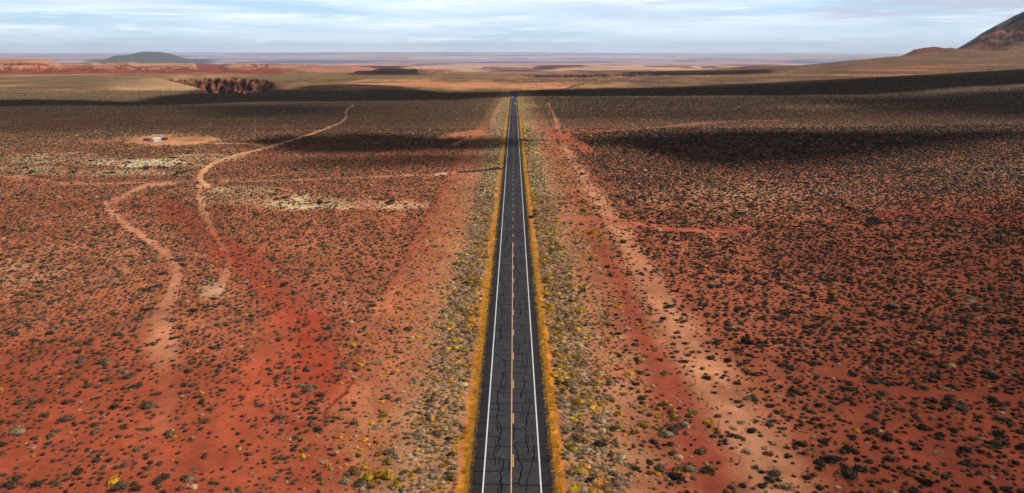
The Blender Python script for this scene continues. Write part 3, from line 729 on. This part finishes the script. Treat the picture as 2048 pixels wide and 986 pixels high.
ORNG = np.array([[.34, .16, .035], [.26, .12, .04], [.20, .09, .045]])
GOLD = np.array([[.92, .50, .045], [.84, .43, .04], [.74, .40, .09], [.95, .56, .06], [.42, .22, .06], [.60, .38, .14], [.80, .62, .10]])
def pick(pal, n):
    return pal[rng.integers(0, len(pal), n)] * rng.uniform(.75, 1.3, (n, 1)) * rng.uniform(.93, 1.07, (n, 3))
def fields():
    for y0, y1, sp in ((72, 420, 1.22), (420, 800, 1.6), (800, 1700, 2.6), (1700, 2700, 4.6), (2700, 4800, 9.0)):
        x, Y = scatter(y0, y1, sp); z = height(x, Y); px, py, c = clear_map(x, Y, z)
        ax = np.abs(x - roadx(Y)); n1 = fbm(x / 22, Y / 22, 201, 4); n2 = fbm(x / 5, Y / 5, 203, 3)
        left = px < 1027
        d_left = .80 + .2 * (1 - sm(600, 740, py + (n1 - .5) * 260)); d_left = np.where(px > 560, np.maximum(d_left, .62 + .3 * sm(560, 700, px)), d_left)
        d_right = .86 - .10 * sm(850, 1000, py)
        dens = np.where(left, d_left, d_right) + (n1 - .5) * .7 + (n2 - .5) * .4
        dens = np.maximum(dens, .95 * sm(520, 300, py) if False else .94 * (1 - sm(320, 560, py))) * (1 - c)
        # tyre lines and diagonal rows on the right field
        dens = np.where(ax < 30, (.92 - .25 * sm(16, 30, ax) * (px > 1027) + (n1 - .5) * 1.3) * (1 - c), dens)
        dens = np.where(Y > 1700, .26 * np.where(px < 430, .45, 1) * dens * sm(.3, .6, fbm(x / 60, Y / 130, 207, 4)), dens)
        keep = (rng.random(len(x)) < dens) & (ax > 7.6) & ((Y < 1150) | (ax > 7.6))
        x, Y, z, px, py, ax, n1, left = (v[keep] for v in (x, Y, z, px, py, ax, n1, left)); n = len(x)
        r = np.exp(rng.normal(0, .34, n)) * np.where(left, .38, .465); big = rng.random(n) < .04; r = np.where(big, r * 1.6, r)
        r = np.clip(r, .16, 1.5) * (sp / 1.22) ** .7
        t_ = rng.random(n); verge = ax < 30
        hf = rng.uniform(.55, .95, n)
        pg = np.where(verge, .34 * (1 - sm(10, 30, ax)) + .34, .07); py_ = np.where(verge, .12 + .2 * (1 - sm(9, 20, ax)), .010); po = np.where(verge, .10, .035)
        po = np.where((ax > 30) & (ax < 44) & (x > 0), .4, po)
        hf = rng.uniform(.62, 1.0, n)
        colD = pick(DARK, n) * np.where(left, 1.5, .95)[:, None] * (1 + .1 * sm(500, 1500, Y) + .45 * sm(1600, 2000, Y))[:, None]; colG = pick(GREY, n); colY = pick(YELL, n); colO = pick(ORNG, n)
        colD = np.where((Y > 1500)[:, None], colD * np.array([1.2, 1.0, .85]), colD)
        kind = np.where(t_ < pg, 2, np.where(t_ < pg + py_, 1, np.where(t_ < pg + py_ + po, 3, 0)))
        col = np.where((kind == 0)[:, None], colD, np.where((kind == 2)[:, None], colG, np.where((kind == 1)[:, None], colY, colO)))
        r = np.where(verge & (kind != 1), r * .86, r)
        r = np.where(kind == 3, r * .62, np.where(kind == 1, r * 1.15, r))
        yield kind, x, Y, z, r, hf, col
    # dense grey and yellow brush next to the road
    for y0, y1, sp in ((74, 420, .82), (420, 1150, 1.45)):
        x, Y = scatter(y0, y1, sp, xlim=17); ax = np.abs(x - roadx(Y)); z = height(x, Y); px, py, c = clear_map(x, Y, z)
        n1 = fbm(x / 5, Y / 9, 221, 4)
        p = np.where(ax < 13, .95, .95 * (1 - sm(13, 17, ax))) * (1 - .7 * c) * sm(.18, .40, n1 + .08)
        keep = (ax > 7.3) & (rng.random(len(x)) < p); x, Y, z, ax, n1 = (v[keep] for v in (x, Y, z, ax, n1)); n = len(x)
        t_ = rng.random(n); yl = sm(.48, .62, fbm(x / 3, Y / 10, 223, 3)) * (1 - sm(8, 13.5, ax)) * .62
        kind = np.where(t_ < yl, 1, np.where(t_ < yl + .1, 0, np.where(t_ < yl + .16, 3, 2)))
        col = np.where((kind == 0)[:, None], pick(DARK, n) * 1.5, np.where((kind == 1)[:, None], pick(YELL, n), np.where((kind == 2)[:, None], pick(GREY, n), pick(GOLD, n))))
        r = np.clip(np.exp(rng.normal(0, .38, n)) * .42, .2, 1.2) * (sp / .82) ** .7
        yield kind, x, Y, z, r, rng.uniform(.6, 1.0, n), col
    # brush that gathered along the fence
    for side in (-1, 1):
        Yv = np.arange(80, 560, 1.6); n = len(Yv); x = roadx(Yv) + side * 31 + rng.normal(0, .35, n); Yv = Yv + rng.normal(0, .5, n); z = height(x, Yv)
        k = rng.random(n) < (.30 if side > 0 else .5) * (.4 + 1.2 * fbm(Yv / 18, Yv * 0, 231 + side, 3)); x, Yv, z = x[k], Yv[k], z[k]; n = len(x)
        yield np.zeros(n, int), x, Yv, z, rng.uniform(.3, .7, n), rng.uniform(.6, .9, n), pick(DARK, n) * 1.3
    # shrubs on the pale outcrop, larger than their neighbours
    pts = [(60, 335), (120, 330), (150, 345), (225, 345), (260, 318), (350, 316), (355, 328), (372, 343), (358, 350), (330, 335), (290, 338), (70, 345), (360, 345), (775, 405), (790, 407), (645, 407), (760, 398), (1062, 432), (1740, 440), (1752, 447), (1745, 452), (560, 398), (250, 326), (180, 322)]
    for a_, b_ in pts:
        g = at(a_, b_)
        for k in range(3):
            x = np.array([g[0] + random.uniform(-2, 2)]); Yv = np.array([g[1] + random.uniform(-3, 3)])
            yield np.zeros(1, int), x, Yv, height(x, Yv), np.array([random.uniform(.9, 1.7)]), np.array([.9]), pick(DARK, 1)
    # landmark shrubs of the foreground: (column, row, radius m, kind)
    for a_, b_, r_, k_ in LANDMARKS:
        g = at(a_, b_); col = (pick(GREY, 1) * .62) if k_ == 0 else pick(YELL, 1) if k_ == 1 else pick(DARK, 1)
        yield np.array([0 if k_ in (0, 2) else 1]), np.array([g[0]]), np.array([g[1]]), np.array([g[2]]), np.array([r_]), np.array([.85]), col
LANDMARKS = [(617, 780, 1.45, 0), (603, 772, .9, 0), (630, 775, .9, 0), (615, 738, .8, 0), (600, 710, .75, 0), (235, 670, 1.0, 2), (215, 720, 1.0, 0), (250, 745, .95, 0), (340, 695, .9, 0), (345, 678, .7, 2),
             (130, 840, 1.1, 2), (105, 870, .9, 0), (35, 865, 1.2, 0), (230, 815, 1.0, 2), (190, 865, .9, 0), (225, 965, 1.0, 1), (250, 975, .9, 0), (330, 955, 1.0, 2), (315, 965, .8, 2), (380, 960, .9, 0), (20, 970, 1.1, 2), (75, 970, 1.0, 2), (275, 978, .9, 2),
             (735, 955, 1.3, 1), (710, 945, 1.1, 1), (765, 950, 1.2, 1), (690, 965, .9, 0), (745, 972, 1.1, 1), (720, 968, 1.0, 0), (775, 905, 1.0, 0), (755, 855, .9, 0), (770, 830, .9, 1), (705, 690, .8, 1), (712, 710, .7, 1), (780, 715, .8, 1), (800, 800, .9, 0), (830, 760, .9, 0),
             (1370, 850, 1.2, 0), (1350, 835, 1.0, 1), (1335, 870, 1.3, 0), (1345, 860, 1.1, 2), (1415, 845, .9, 1), (1400, 905, 1.2, 0), (1380, 940, 1.2, 0), (1350, 955, 1.3, 2), (1320, 940, 1.0, 2), (1510, 800, .8, 2), (1495, 905, .9, 0), (1550, 948, 1.1, 0), (1540, 762, .8, 2),
             (1155, 715, 1.1, 1), (1130, 718, 1.0, 1), (1165, 730, .9, 0), (1120, 735, 1.0, 1), (1140, 770, 1.1, 0), (1160, 880, 1.3, 1), (1145, 900, 1.2, 1), (1175, 905, 1.2, 0), (1200, 890, 1.2, 2), (1195, 960, 1.2, 0), (1160, 945, 1.3, 1), (1235, 970, 1.1, 0), (1270, 690, .8, 2),
             (1740, 865, 1.1, 2), (1665, 920, 1.2, 2), (1720, 940, 1.2, 2), (1780, 920, 1.1, 2), (1850, 965, 1.3, 2), (1930, 900, 1.2, 2), (2000, 870, 1.3, 2), (1570, 975, 1.1, 0), (1900, 800, 1.2, 2), (1985, 800, 1.1, 2), (1760, 765, 1.1, 2), (1710, 750, 1.1, 2)]
acc = [[] for _ in range(7)]
for tup in fields():
    for i, v in enumerate(tup): acc[i].append(np.asarray(v))
kind, PX, PY, PZ, PR, PH, PC = (np.concatenate(a_) for a_ in acc)
# keep plants off the pavement and driveways
rd = np.full(len(PX), 1e9)
for k in range(len(CL) - 1):
    if CL[k][1] < 1100: continue
    rd = np.minimum(rd, np.hypot(PX - CL[k][0], PY - CL[k][1]))
keep = rd > 8
for (qx, qy, gx_, gy_) in ((roadx(yL) - 5.4, yL, pl[0], pl[1]), (roadx(yR) + 5.4, yR, pr[0], pr[1])):
    ex, ey = gx_ - qx, gy_ - qy; tt = np.clip(((PX - qx) * ex + (PY - qy) * ey) / (ex * ex + ey * ey), 0, 1)
    keep &= np.hypot(PX - qx - ex * tt, PY - qy - ey * tt) > 3.4
kind, PX, PY, PZ, PR, PH, PC = (v[keep] for v in (kind, PX, PY, PZ, PR, PH, PC))

def merge(sel, temps, name, hscale=1.0, mat=None):
    """many plants gathered into one stuff mesh"""
    Vs, Fs, Cs = [], [], []; b = 0
    lod = lod_of(PY[sel]); tmpl = rng.integers(0, 1000, len(sel)) 
    for l in range(4):
        for ti, (V, Fc, tint) in enumerate(temps[l]):
            ii = sel[(lod == l) & (tmpl % len(temps[l]) == ti)]
            if not len(ii): continue
            n = len(ii); th = rng.random(n) * 6.283; c, s = np.cos(th), np.sin(th); sx = PR[ii] * rng.uniform(.85, 1.25, n); sy = PR[ii] * rng.uniform(.85, 1.25, n)
            vx = V[None, :, 0] * sx[:, None]; vy = V[None, :, 1] * sy[:, None]
            X = vx * c[:, None] - vy * s[:, None] + PX[ii][:, None]; Y = vx * s[:, None] + vy * c[:, None] + PY[ii][:, None]
            Z = V[None, :, 2] * (PR[ii] * PH[ii] * hscale)[:, None] + PZ[ii][:, None]
            Vs.append(np.stack([X, Y, Z], -1).reshape(-1, 3)); m = len(V)
            Fs.append((Fc[None] + (np.arange(n) * m)[:, None, None]).reshape(-1, 3) + b); b += n * m
            Cs.append((PC[ii][:, None, :] * tint[None, :, None]).reshape(-1, 3))
    if not Vs: return None
    o = mesh_from(name, np.concatenate(Vs), np.concatenate(Fs), 3, mat or leaf_m, col=np.concatenate(Cs)); tag(o, kind='stuff'); return o
qx, qy = project(PX, PY, PZ + .3); dist = PY * CT + 14
inframe = (qx > 4) & (qx < 2044) & (qy < 982) & (qy > 150)
app = PR * np.sqrt(PH) / dist * inframe
def individuals(kinds, temps, n, basename):
    ii = np.where(np.isin(kinds_arr, kinds))[0]; order = ii[np.argsort(-app[ii])][:n]
    meshes = {}
    for j, i in enumerate(order):
        px_, py_ = qx[i], qy[i]; ti = j % len(temps[0]); pc = PC[i]
        ck = (ti, tuple(np.round(np.log2(pc + .01) * 1.5).astype(int)))
        if ck not in meshes:
            V, Fc, tint = temps[0][ti]
            tmp = mesh_from(basename, V, Fc, 3, leaf_m, col=pc[None] * tint[:, None]); meshes[ck] = tmp.data; o = tmp
        else:
            o = bpy.data.objects.new(basename, meshes[ck]); C.objects.link(o)
        r = PR[i]; o.location = (PX[i], PY[i], PZ[i]); o.scale = (r * random.uniform(.85, 1.25), r * random.uniform(.85, 1.25), r * PH[i]); o.rotation_euler = (0, 0, random.uniform(0, 6.28))
        lab, grp = describe(i, px_, py_, basename); tag(o, lab, 'shrub', grp)
    return set(order.tolist())
def describe(i, px_, py_, base):
    x = PX[i] - roadx(PY[i]); side = 'left' if x < 0 else 'right'; ax = abs(x)
    where = 'in roadside brush' if ax < 14 else 'in the fenced verge' if ax < 31 else 'on open red sand'
    size = 'broad' if PR[i] > .95 else 'middling' if PR[i] > .62 else 'low'
    v = PC[i].sum() / 3
    if base == 'sagebrush': colr = 'charcoal-green' if v < .062 else 'dark olive-grey' if v < .10 else 'pale ash-grey'
    else: colr = 'bright yellow' if v > .19 else 'yellow-green' if v > .14 else 'dull olive-yellow'
    near = 'front' if py_ > 900 else 'near' if py_ > 780 else 'farther'
    return f'{size} {colr} shrub {where} {side} of the road, {near}', f'{size} {colr} shrubs {side} of the road {where}, {near}'
kinds_arr = kind
used = individuals([0], T_SHRUB, 300, 'sagebrush') | individuals([1], T_SPIKY, 300, 'rabbitbrush')
um = np.zeros(len(kind), bool); um[list(used)] = True
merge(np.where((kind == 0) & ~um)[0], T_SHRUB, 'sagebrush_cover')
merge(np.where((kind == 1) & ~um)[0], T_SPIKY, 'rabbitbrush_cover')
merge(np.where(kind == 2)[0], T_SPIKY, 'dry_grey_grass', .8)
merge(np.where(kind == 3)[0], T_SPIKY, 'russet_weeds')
# golden grass along both pavement edges
gx_, gy_, gr = [], [], []
for y0, y1, den, rad in ((60, 160, 9, .30), (160, 400, 4.5, .42), (400, 1150, 1.5, .8)):
    n = int((y1 - y0) * 2.2 * den * 2); Yv = rng.uniform(y0, y1, n); sd_ = rng.choice((-1, 1), n)
    w = 1.15 + .8 * (fbm(Yv / 6, sd_ * 7.7, 301, 4) - .5) * 2
    off = 5.38 + .25 * (fbm(Yv / 1.7, sd_ * 3.1, 303, 3) - .4) + np.abs(rng.random(n)) ** 1.25 * w * (.55 + .9 * fbm(Yv / 2.4, sd_ * 5.1, 302, 3))
    g_ = rng.random(n) < .35 + 1.3 * fbm(Yv / 3.3, sd_ * 9.1, 304, 3); Yv, sd_, off = Yv[g_], sd_[g_], off[g_]; n = len(Yv)
    gx_.append(roadx(Yv) + sd_ * off); gy_.append(Yv); gr.append(rng.uniform(.7, 1.3, n) * rad)
PX0, PY0, PZ0, PR0, PH0, PC0 = PX, PY, PZ, PR, PH, PC
PX = np.concatenate(gx_); PY = np.concatenate(gy_); PR = np.concatenate(gr)
kk = (np.abs(PY - yL) > 5) | (PX > 0); kk &= (np.abs(PY - yR) > 6) | (PX < 0)
PX, PY, PR = PX[kk], PY[kk], PR[kk]
PZ = height(PX, PY); PH = np.clip(.26 / PR, .2, 1.0) * rng.uniform(.7, 1.3, len(PX)); PC = pick(GOLD, len(PX))
merge(np.arange(len(PX)), T_TUFT, 'golden_grass', mat=grass_m)

# pale stones in the fields
n = 3600; Yv = 80 * np.exp(rng.random(n) * 2.0); x = rng.uniform(-.8, .8, n) * Yv; kk = (np.abs(x - roadx(Yv)) > 8) & (fbm(x / 30, Yv / 30, 311, 3) + .16 * (x > 0) > .60)
x, Yv = x[kk], Yv[kk]; n = len(x); z = height(x, Yv)
V0, F0 = dome(5, 2, random.Random(3), .7, .3); r = rng.uniform(.05, .15, n) * (1 + Yv / 300); 
V = (V0[None] * r[:, None, None]) + np.stack([x, Yv, z], 1)[:, None]
stone_m = material('pale sandstone', (.52, .42, .33), .9, noise=(2., .7, 1.2))
tag(mesh_from('stones', V.reshape(-1, 3), (F0[None] + (np.arange(n) * len(V0))[:, None, None]).reshape(-1, 3), 3, stone_m), kind='stuff')

# ------------------------------------------------------------------ builders for made things
def obj(name, bm, mat, parent=None, smooth=False):
    me = bpy.data.meshes.new(name); bm.to_mesh(me); bm.free(); me.materials.append(mat)
    if smooth:
        for p in me.polygons: p.use_smooth = True
    o = bpy.data.objects.new(name, me); C.objects.link(o)
    if parent: o.parent = parent
    return o
def empty(name, loc, rz=0):
    o = bpy.data.objects.new(name, None); C.objects.link(o); o.location = loc; o.rotation_euler = (0, 0, rz); return o
def box(bm, x0, x1, y0, y1, z0, z1, taper=0):
    v = [bm.verts.new(p) for p in ((x0, y0, z0), (x1, y0, z0), (x1, y1, z0), (x0, y1, z0), (x0 + taper, y0 + taper, z1), (x1 - taper, y0 + taper, z1), (x1 - taper, y1 - taper, z1), (x0 + taper, y1 - taper, z1))]
    for f in ((0, 3, 2, 1), (4, 5, 6, 7), (0, 1, 5, 4), (1, 2, 6, 5), (2, 3, 7, 6), (3, 0, 4, 7)): bm.faces.new([v[i] for i in f])
def tube(bm, p, q, r0, r1=None, n=8):
    import mathutils
    r1 = r0 if r1 is None else r1
    p, q = mathutils.Vector(p), mathutils.Vector(q); d = (q - p).normalized(); a_ = d.orthogonal().normalized(); b_ = d.cross(a_)
    A = [bm.verts.new(p + (a_ * math.cos(k * 6.2832 / n) + b_ * math.sin(k * 6.2832 / n)) * r0) for k in range(n)]
    B = [bm.verts.new(q + (a_ * math.cos(k * 6.2832 / n) + b_ * math.sin(k * 6.2832 / n)) * r1) for k in range(n)]
    for k in range(n): bm.faces.new((A[k], A[(k + 1) % n], B[(k + 1) % n], B[k]))
    bm.faces.new(A[::-1]); bm.faces.new(B)
def profile(bm, pts, x0, x1):                          # side outline (y, z) swept across x
    A = [bm.verts.new((x0, y, z)) for y, z in pts]; B = [bm.verts.new((x1, y, z)) for y, z in pts]; n = len(pts)
    for k in range(n): bm.faces.new((A[k], A[(k + 1) % n], B[(k + 1) % n], B[k]))
    bm.faces.new(A[::-1]); bm.faces.new(B)
    bmesh.ops.recalc_face_normals(bm, faces=bm.faces)
steel = material('rusted steel', (.10, .055, .04), .8, noise=(20, .7, 1.3))
wire_m = material('wire', (.16, .13, .12), .6, metal=.6)
tyre_m = material('tyre rubber', (.02, .02, .02), .9); rim_m = material('wheel metal', (.5, .5, .52), .4, metal=.9)
glass_m = material('vehicle glass', (.02, .03, .04), .08, spec=.8)
lamp_m = material('headlight lens', (.85, .87, .9), .15, spec=.8); tail_m = material('tail light', (.45, .02, .02), .3)
w_paint = material('white vehicle paint', (.80, .80, .80), .3, spec=.5); g_paint = material('grey vehicle paint', (.42, .44, .47), .3, spec=.5)
dark_m = material('black trim', (.03, .03, .03), .6)

# fence right of the road
fy = [D_of(r) + 0 for r in (968, 933, 886, 858, 818, 798, 773, 747, 728, 705)]
step = 5.05; y = fy[-1] + step
while y < 330: fy.append(y); y += step + random.uniform(-.4, .4)
fy = [fy[0] - step * 2, fy[0] - step] + fy
FX = 31.0
base = (roadx(fy[0]) + FX, fy[0]); bz = float(height(np.array([base[0]]), np.array([base[1]]))[0])
fence = empty('wire_fence', (base[0], base[1], bz))
tag(fence, 'thin wire fence on rusty steel posts along the pale sandy track right of the road', 'fence')
tops = []
for y in fy:
    x = roadx(y) + FX; z = float(height(np.array([x]), np.array([y]))[0]); lean = random.uniform(-.05, .05)
    bm = bmesh.new(); h = 1.25
    box(bm, -.035, .035, -.03, .03, -.3, h); box(bm, -.012, .012, -.075, -.03, -.3, h)          # T section
    o = obj('post', bm, steel, fence); o.location = (x - base[0], y - base[1], z - bz); o.rotation_euler = (lean, random.uniform(-.05, .05), random.uniform(-.2, .2))
    tops.append((x - base[0], y - base[1], z - bz))
for hh in (.35, .65, .92, 1.15):
    bm = bmesh.new()
    for p, q in zip(tops[:-1], tops[1:]):
        m = tuple((p[i] + q[i]) / 2 for i in range(3))
        tube(bm, (p[0], p[1], p[2] + hh), (m[0], m[1], m[2] + hh - .04), .006, n=3); tube(bm, (m[0], m[1], m[2] + hh - .04), (q[0], q[1], q[2] + hh), .006, n=3)
    obj('wire', bm, wire_m, fence)

def wheels(root, ys, half, r, w=.24):
    for yv in ys:
        for sx in (-1, 1):
            bm = bmesh.new(); tube(bm, (sx * (half - w), 0, 0), (sx * half, 0, 0), r, n=18)
            t_ = obj('wheel', bm, tyre_m, root); t_.location = (0, yv, r)
            bm = bmesh.new(); tube(bm, (sx * (half - .01), 0, 0), (sx * (half + .012), 0, 0), r * .58, n=12); obj('rim', bm, rim_m, t_)
def car(name, loc, rz, paint, label, cat, tall=1.5, length=4.8, width=1.85, van=False):
    root = empty(name, loc, rz); tag(root, label, cat, None); hl = length / 2; hw = width / 2
    bm = bmesh.new()
    if van: pts = [(-hl, .35), (hl, .35), (hl, .85), (hl - .25, 1.05), (hl - .9, 1.2), (-hl + .05, 1.2), (-hl, .9)]
    else: pts = [(-hl, .32), (hl, .32), (hl + .03, .6), (hl - .12, .82), (hl - 1.35, .98), (-hl + .9, 1.0), (-hl + .1, .95), (-hl - .02, .6)]
    profile(bm, pts, -hw, hw); bmesh.ops.bevel(bm, geom=bm.edges[:], offset=.05, segments=2, affect='EDGES'); obj('body', bm, paint, root)
    bm = bmesh.new(); zt = tall
    if van: cab = [(-hl + .06, 1.195), (hl - .95, 1.195), (hl - 1.7, zt), (-hl + .2, zt)]
    else: cab = [(-hl + .55, .99), (hl - 1.4, .97), (hl - 2.1, zt), (-hl + 1.2, zt)]
    A = [bm.verts.new((sx * (hw - .05 - (.14 if z > 1.3 else 0)), yv, z)) for sx in (-1, 1) for yv, z in cab]
    for f in ((0, 1, 2, 3), (7, 6, 5, 4), (0, 4, 5, 1), (1, 5, 6, 2), (2, 6, 7, 3), (3, 7, 4, 0)): bm.faces.new([A[i] for i in f])
    bmesh.ops.recalc_face_normals(bm, faces=bm.faces); obj('cabin', bm, paint, root)
    def quad(nm, c, mat):
        bm = bmesh.new(); v = [bm.verts.new(p) for p in c]; f = bm.faces.new(v)
        ex = bmesh.ops.extrude_face_region(bm, geom=[f]); nrm = f.normal if f.normal.length else None
        bm.normal_update(); f.normal_update()
        for g in ex['geom']:
            if isinstance(g, bmesh.types.BMVert): g.co += f.normal * .02
        bmesh.ops.recalc_face_normals(bm, faces=bm.faces); return obj(nm, bm, mat, root)
    def lerp(p, q, k): return p + (q - p) * k
    (b0y, b0z), (b1y, b1z), (t1y, t1z), (t0y, t0z) = cab; wl, wt = hw - .05, hw - .19
    e_ = .015
    quad('windscreen', [(sx * lerp(wl, wt, k) * .9, lerp(b1y, t1y, k) + e_, lerp(b1z, t1z, k) + e_) for sx, k in ((-1, .1), (1, .1), (1, .9), (-1, .9))], glass_m)
    quad('rear_window', [(sx * lerp(wl, wt, k) * .86, lerp(b0y, t0y, k) - e_, lerp(b0z, t0z, k) + e_) for sx, k in ((1, .15), (-1, .15), (-1, .85), (1, .85))], glass_m)
    for sx in (-1, 1):
        for a0, a1 in ((.10, .47), (.52, .90)):
            c = [(sx * (lerp(wl, wt, k) + .012), lerp(lerp(b0y, t0y, k), lerp(b1y, t1y, k), a_), lerp(b0z, t0z, k)) for a_, k in ((a0, .12), (a1, .12), (a1, .88), (a0, .88))]
            quad('side_window', c if sx > 0 else c[::-1], glass_m)
        bm = bmesh.new(); box(bm, sx * (hw - .3) - .2, sx * (hw - .3) + .2, hl - .12, hl + .05, .62, .78); obj('headlight', bm, lamp_m, root)
        bm = bmesh.new(); box(bm, sx * (hw - .2) - .12, sx * (hw - .2) + .12, -hl - .04, -hl + .1, .7, .9); obj('tail_light', bm, tail_m, root)
    wheels(root, (-hl + .95, hl - .95), hw, .34); return root
def box_truck(name, loc, rz, paint, boxm, label, cat, length=7.0, high=3.3):
    root = empty(name, loc, rz); tag(root, label, cat); hl = length / 2
    bm = bmesh.new(); box(bm, -1.22, 1.22, -hl, hl - 2.0, .95, high); bmesh.ops.bevel(bm, geom=bm.edges[:], offset=.04, segments=1, affect='EDGES'); obj('cargo_box', bm, boxm, root)
    bm = bmesh.new(); profile(bm, [(hl - 1.9, .5), (hl, .5), (hl, 1.25), (hl - .35, 1.45), (hl - .75, 2.35), (hl - 1.9, 2.4)], -1.08, 1.08); bmesh.ops.bevel(bm, geom=bm.edges[:], offset=.05, segments=1, affect='EDGES'); obj('cab', bm, paint, root)
    bm = bmesh.new(); v = [bm.verts.new(p) for p in ((-.95, hl - .355, 1.52), (.95, hl - .355, 1.52), (.9, hl - .685, 2.28), (-.9, hl - .685, 2.28))]; bm.faces.new(v); obj('windscreen', bm, glass_m, root)
    for sx in (-1, 1):
        bm = bmesh.new(); box(bm, min(sx * 1.07, sx * 1.1), max(sx * 1.07, sx * 1.1), hl - 1.6, hl - .75, 1.5, 2.2); obj('side_window', bm, glass_m, root)
        bm = bmesh.new(); box(bm, sx * .8 - .16, sx * .8 + .16, hl - .03, hl + .04, .8, 1.0); obj('headlight', bm, lamp_m, root)
        bm = bmesh.new(); box(bm, sx * .95 - .12, sx * .95 + .12, -hl - .04, -hl + .02, .98, 1.2); obj('tail_light', bm, tail_m, root)
    bm = bmesh.new(); box(bm, -.5, .5, -hl + .1, hl - .3, .55, .93); obj('chassis', bm, dark_m, root)
    wheels(root, (-hl + 1.3, hl - 1.0), 1.12, .48, .3); return root
def on_road(row, off, fwd=True):
    g = at(1027, row); s = s_of(g[1]); p = road_pt(np.array([s]), np.array([off]), .12 + max(0, (s - 700) / 400) * .12)[0]; x, y, nx, ny = road_frame(s)
    rz = math.atan2(-ny, nx) * -1 if False else math.atan2(ny, nx)
    return tuple(p), (rz if fwd else rz + math.pi)
l, rz = on_road(211, 1.9); box_truck('box_truck', l, rz, w_paint, w_paint, 'white box truck driving away in the right-hand lane, nearest of the three vehicles', 'truck', 6.5, 3.0)
l, rz = on_road(196.3, -1.9, False); car('van', l, rz, w_paint, 'white van coming towards us in the left-hand lane, before the bend', 'van', 2.2, 5.4, 2.0, True)
l, rz = on_road(189.3, 1.5); car('car', l, rz, g_paint, 'pale grey car, farthest of three on the road, entering the bend in the shade', 'car', 1.6)
g = at(1307, 154.6); box_truck('truck', (g[0], g[1], g[2] + .1), math.radians(-80), w_paint, w_paint, 'tiny white long truck far off to the right, below the dark scarp', 'truck', 12, 3.8)
g = at(1298, 151.8); box_truck('truck', (g[0], g[1], g[2] + .1), math.radians(-80), g_paint, g_paint, 'tiny blue-grey truck just behind the white truck, against the dark scarp', 'truck', 11, 3.6)

# ranch water point in the clearing on the left
corr = material('white corrugated sheet', (.82, .82, .79), .6, noise=(6, .85, 1.1)); grey_s = material('galvanised sheet', (.45, .46, .46), .5, metal=.4, noise=(8, .8, 1.1))
blue_m = material('blue painted steel', (.30, .40, .55), .5); wood_m = material('dark weathered timber', (.05, .032, .025), .9, noise=(9, .6, 1.3))
def place(px_, py_): g = at(px_, py_); return (g[0], g[1], g[2])
p = place(313, 283); shed = empty('shed', p, 1.0); tag(shed, 'white corrugated shed standing in the bare round clearing left of the road', 'shed')
bm = bmesh.new()
n = 40
for k in range(n):                                     # corrugated front, closed box behind it
    box(bm, -2.7 + k * .135, -2.7 + k * .135 + .068, -1.55, -1.5, 0, 2.2)
box(bm, -2.7, 2.7, -1.5, 1.5, -.2, 2.2); obj('wall', bm, corr, shed)
bm = bmesh.new(); profile(bm, [(-1.8, 2.2), (1.8, 2.2), (1.8, 2.3), (0, 2.75), (-1.8, 2.3)], -2.9, 2.9); obj('roof', bm, corr, shed)
bm = bmesh.new(); box(bm, 1.2, 2.1, -1.58, -1.552, 0, 1.9); obj('door', bm, grey_s, shed)
p = place(302, 282.5); tk = empty('water_tank', p); tag(tk, 'small round grey water tank just left of the white shed', 'tank')
bm = bmesh.new(); tube(bm, (0, 0, -.2), (0, 0, 2.0), .8, n=20); obj('barrel', bm, grey_s, tk)
bm = bmesh.new(); tube(bm, (0, 0, 2.0), (0, 0, 2.25), .84, .15, n=20); obj('lid', bm, grey_s, tk)
p = place(322, 279.5); wt = empty('tank_stand', p); tag(wt, 'blue-grey cone-topped tank on legs beside the white shed', 'tank')
for sx in (-1, 1):
    for sy in (-1, 1):
        bm = bmesh.new(); tube(bm, (sx * .8, sy * .8, -.2), (sx * .45, sy * .45, 1.5), .06, n=6); obj('leg', bm, blue_m, wt)
bm = bmesh.new(); tube(bm, (0, 0, 1.45), (0, 0, 2.5), .95, n=16); obj('tank', bm, blue_m, wt)
bm = bmesh.new(); tube(bm, (0, 0, 2.5), (0, 0, 3.4), .98, .08, n=16); obj('cone_roof', bm, blue_m, wt)
def pen(px_, py_, label, w, d):
    p = place(px_, py_); r = empty('stock_pen', p); tag(r, label, 'pen')
    n = 4
    for i in range(n + 1):
        for yv in (-d / 2, d / 2):
            bm = bmesh.new(); tube(bm, (-w / 2 + w * i / n, yv, -.2), (-w / 2 + w * i / n, yv, 1.6), .11, n=6); obj('post', bm, wood_m, r)
    for z in (.4, .8, 1.2, 1.5):
        bm = bmesh.new()
        for yv in (-d / 2, d / 2): box(bm, -w / 2, w / 2, yv - .14, yv - .09, z, z + .2)
        for xv in (-w / 2, w / 2): box(bm, xv - .03, xv + .03, -d / 2, d / 2, z, z + .2)
        obj('rail', bm, wood_m, r)
pen(294.5, 282, 'dark timber stock pen left of the grey water tank', 4.0, 3)
pen(329, 280.5, 'low dark timber stock pen right of the blue-grey tank', 3.6, 3)
print('plants', len(PX0), 'golden', len(PX), 'z', ZMIN, ZMAX, XMAX)
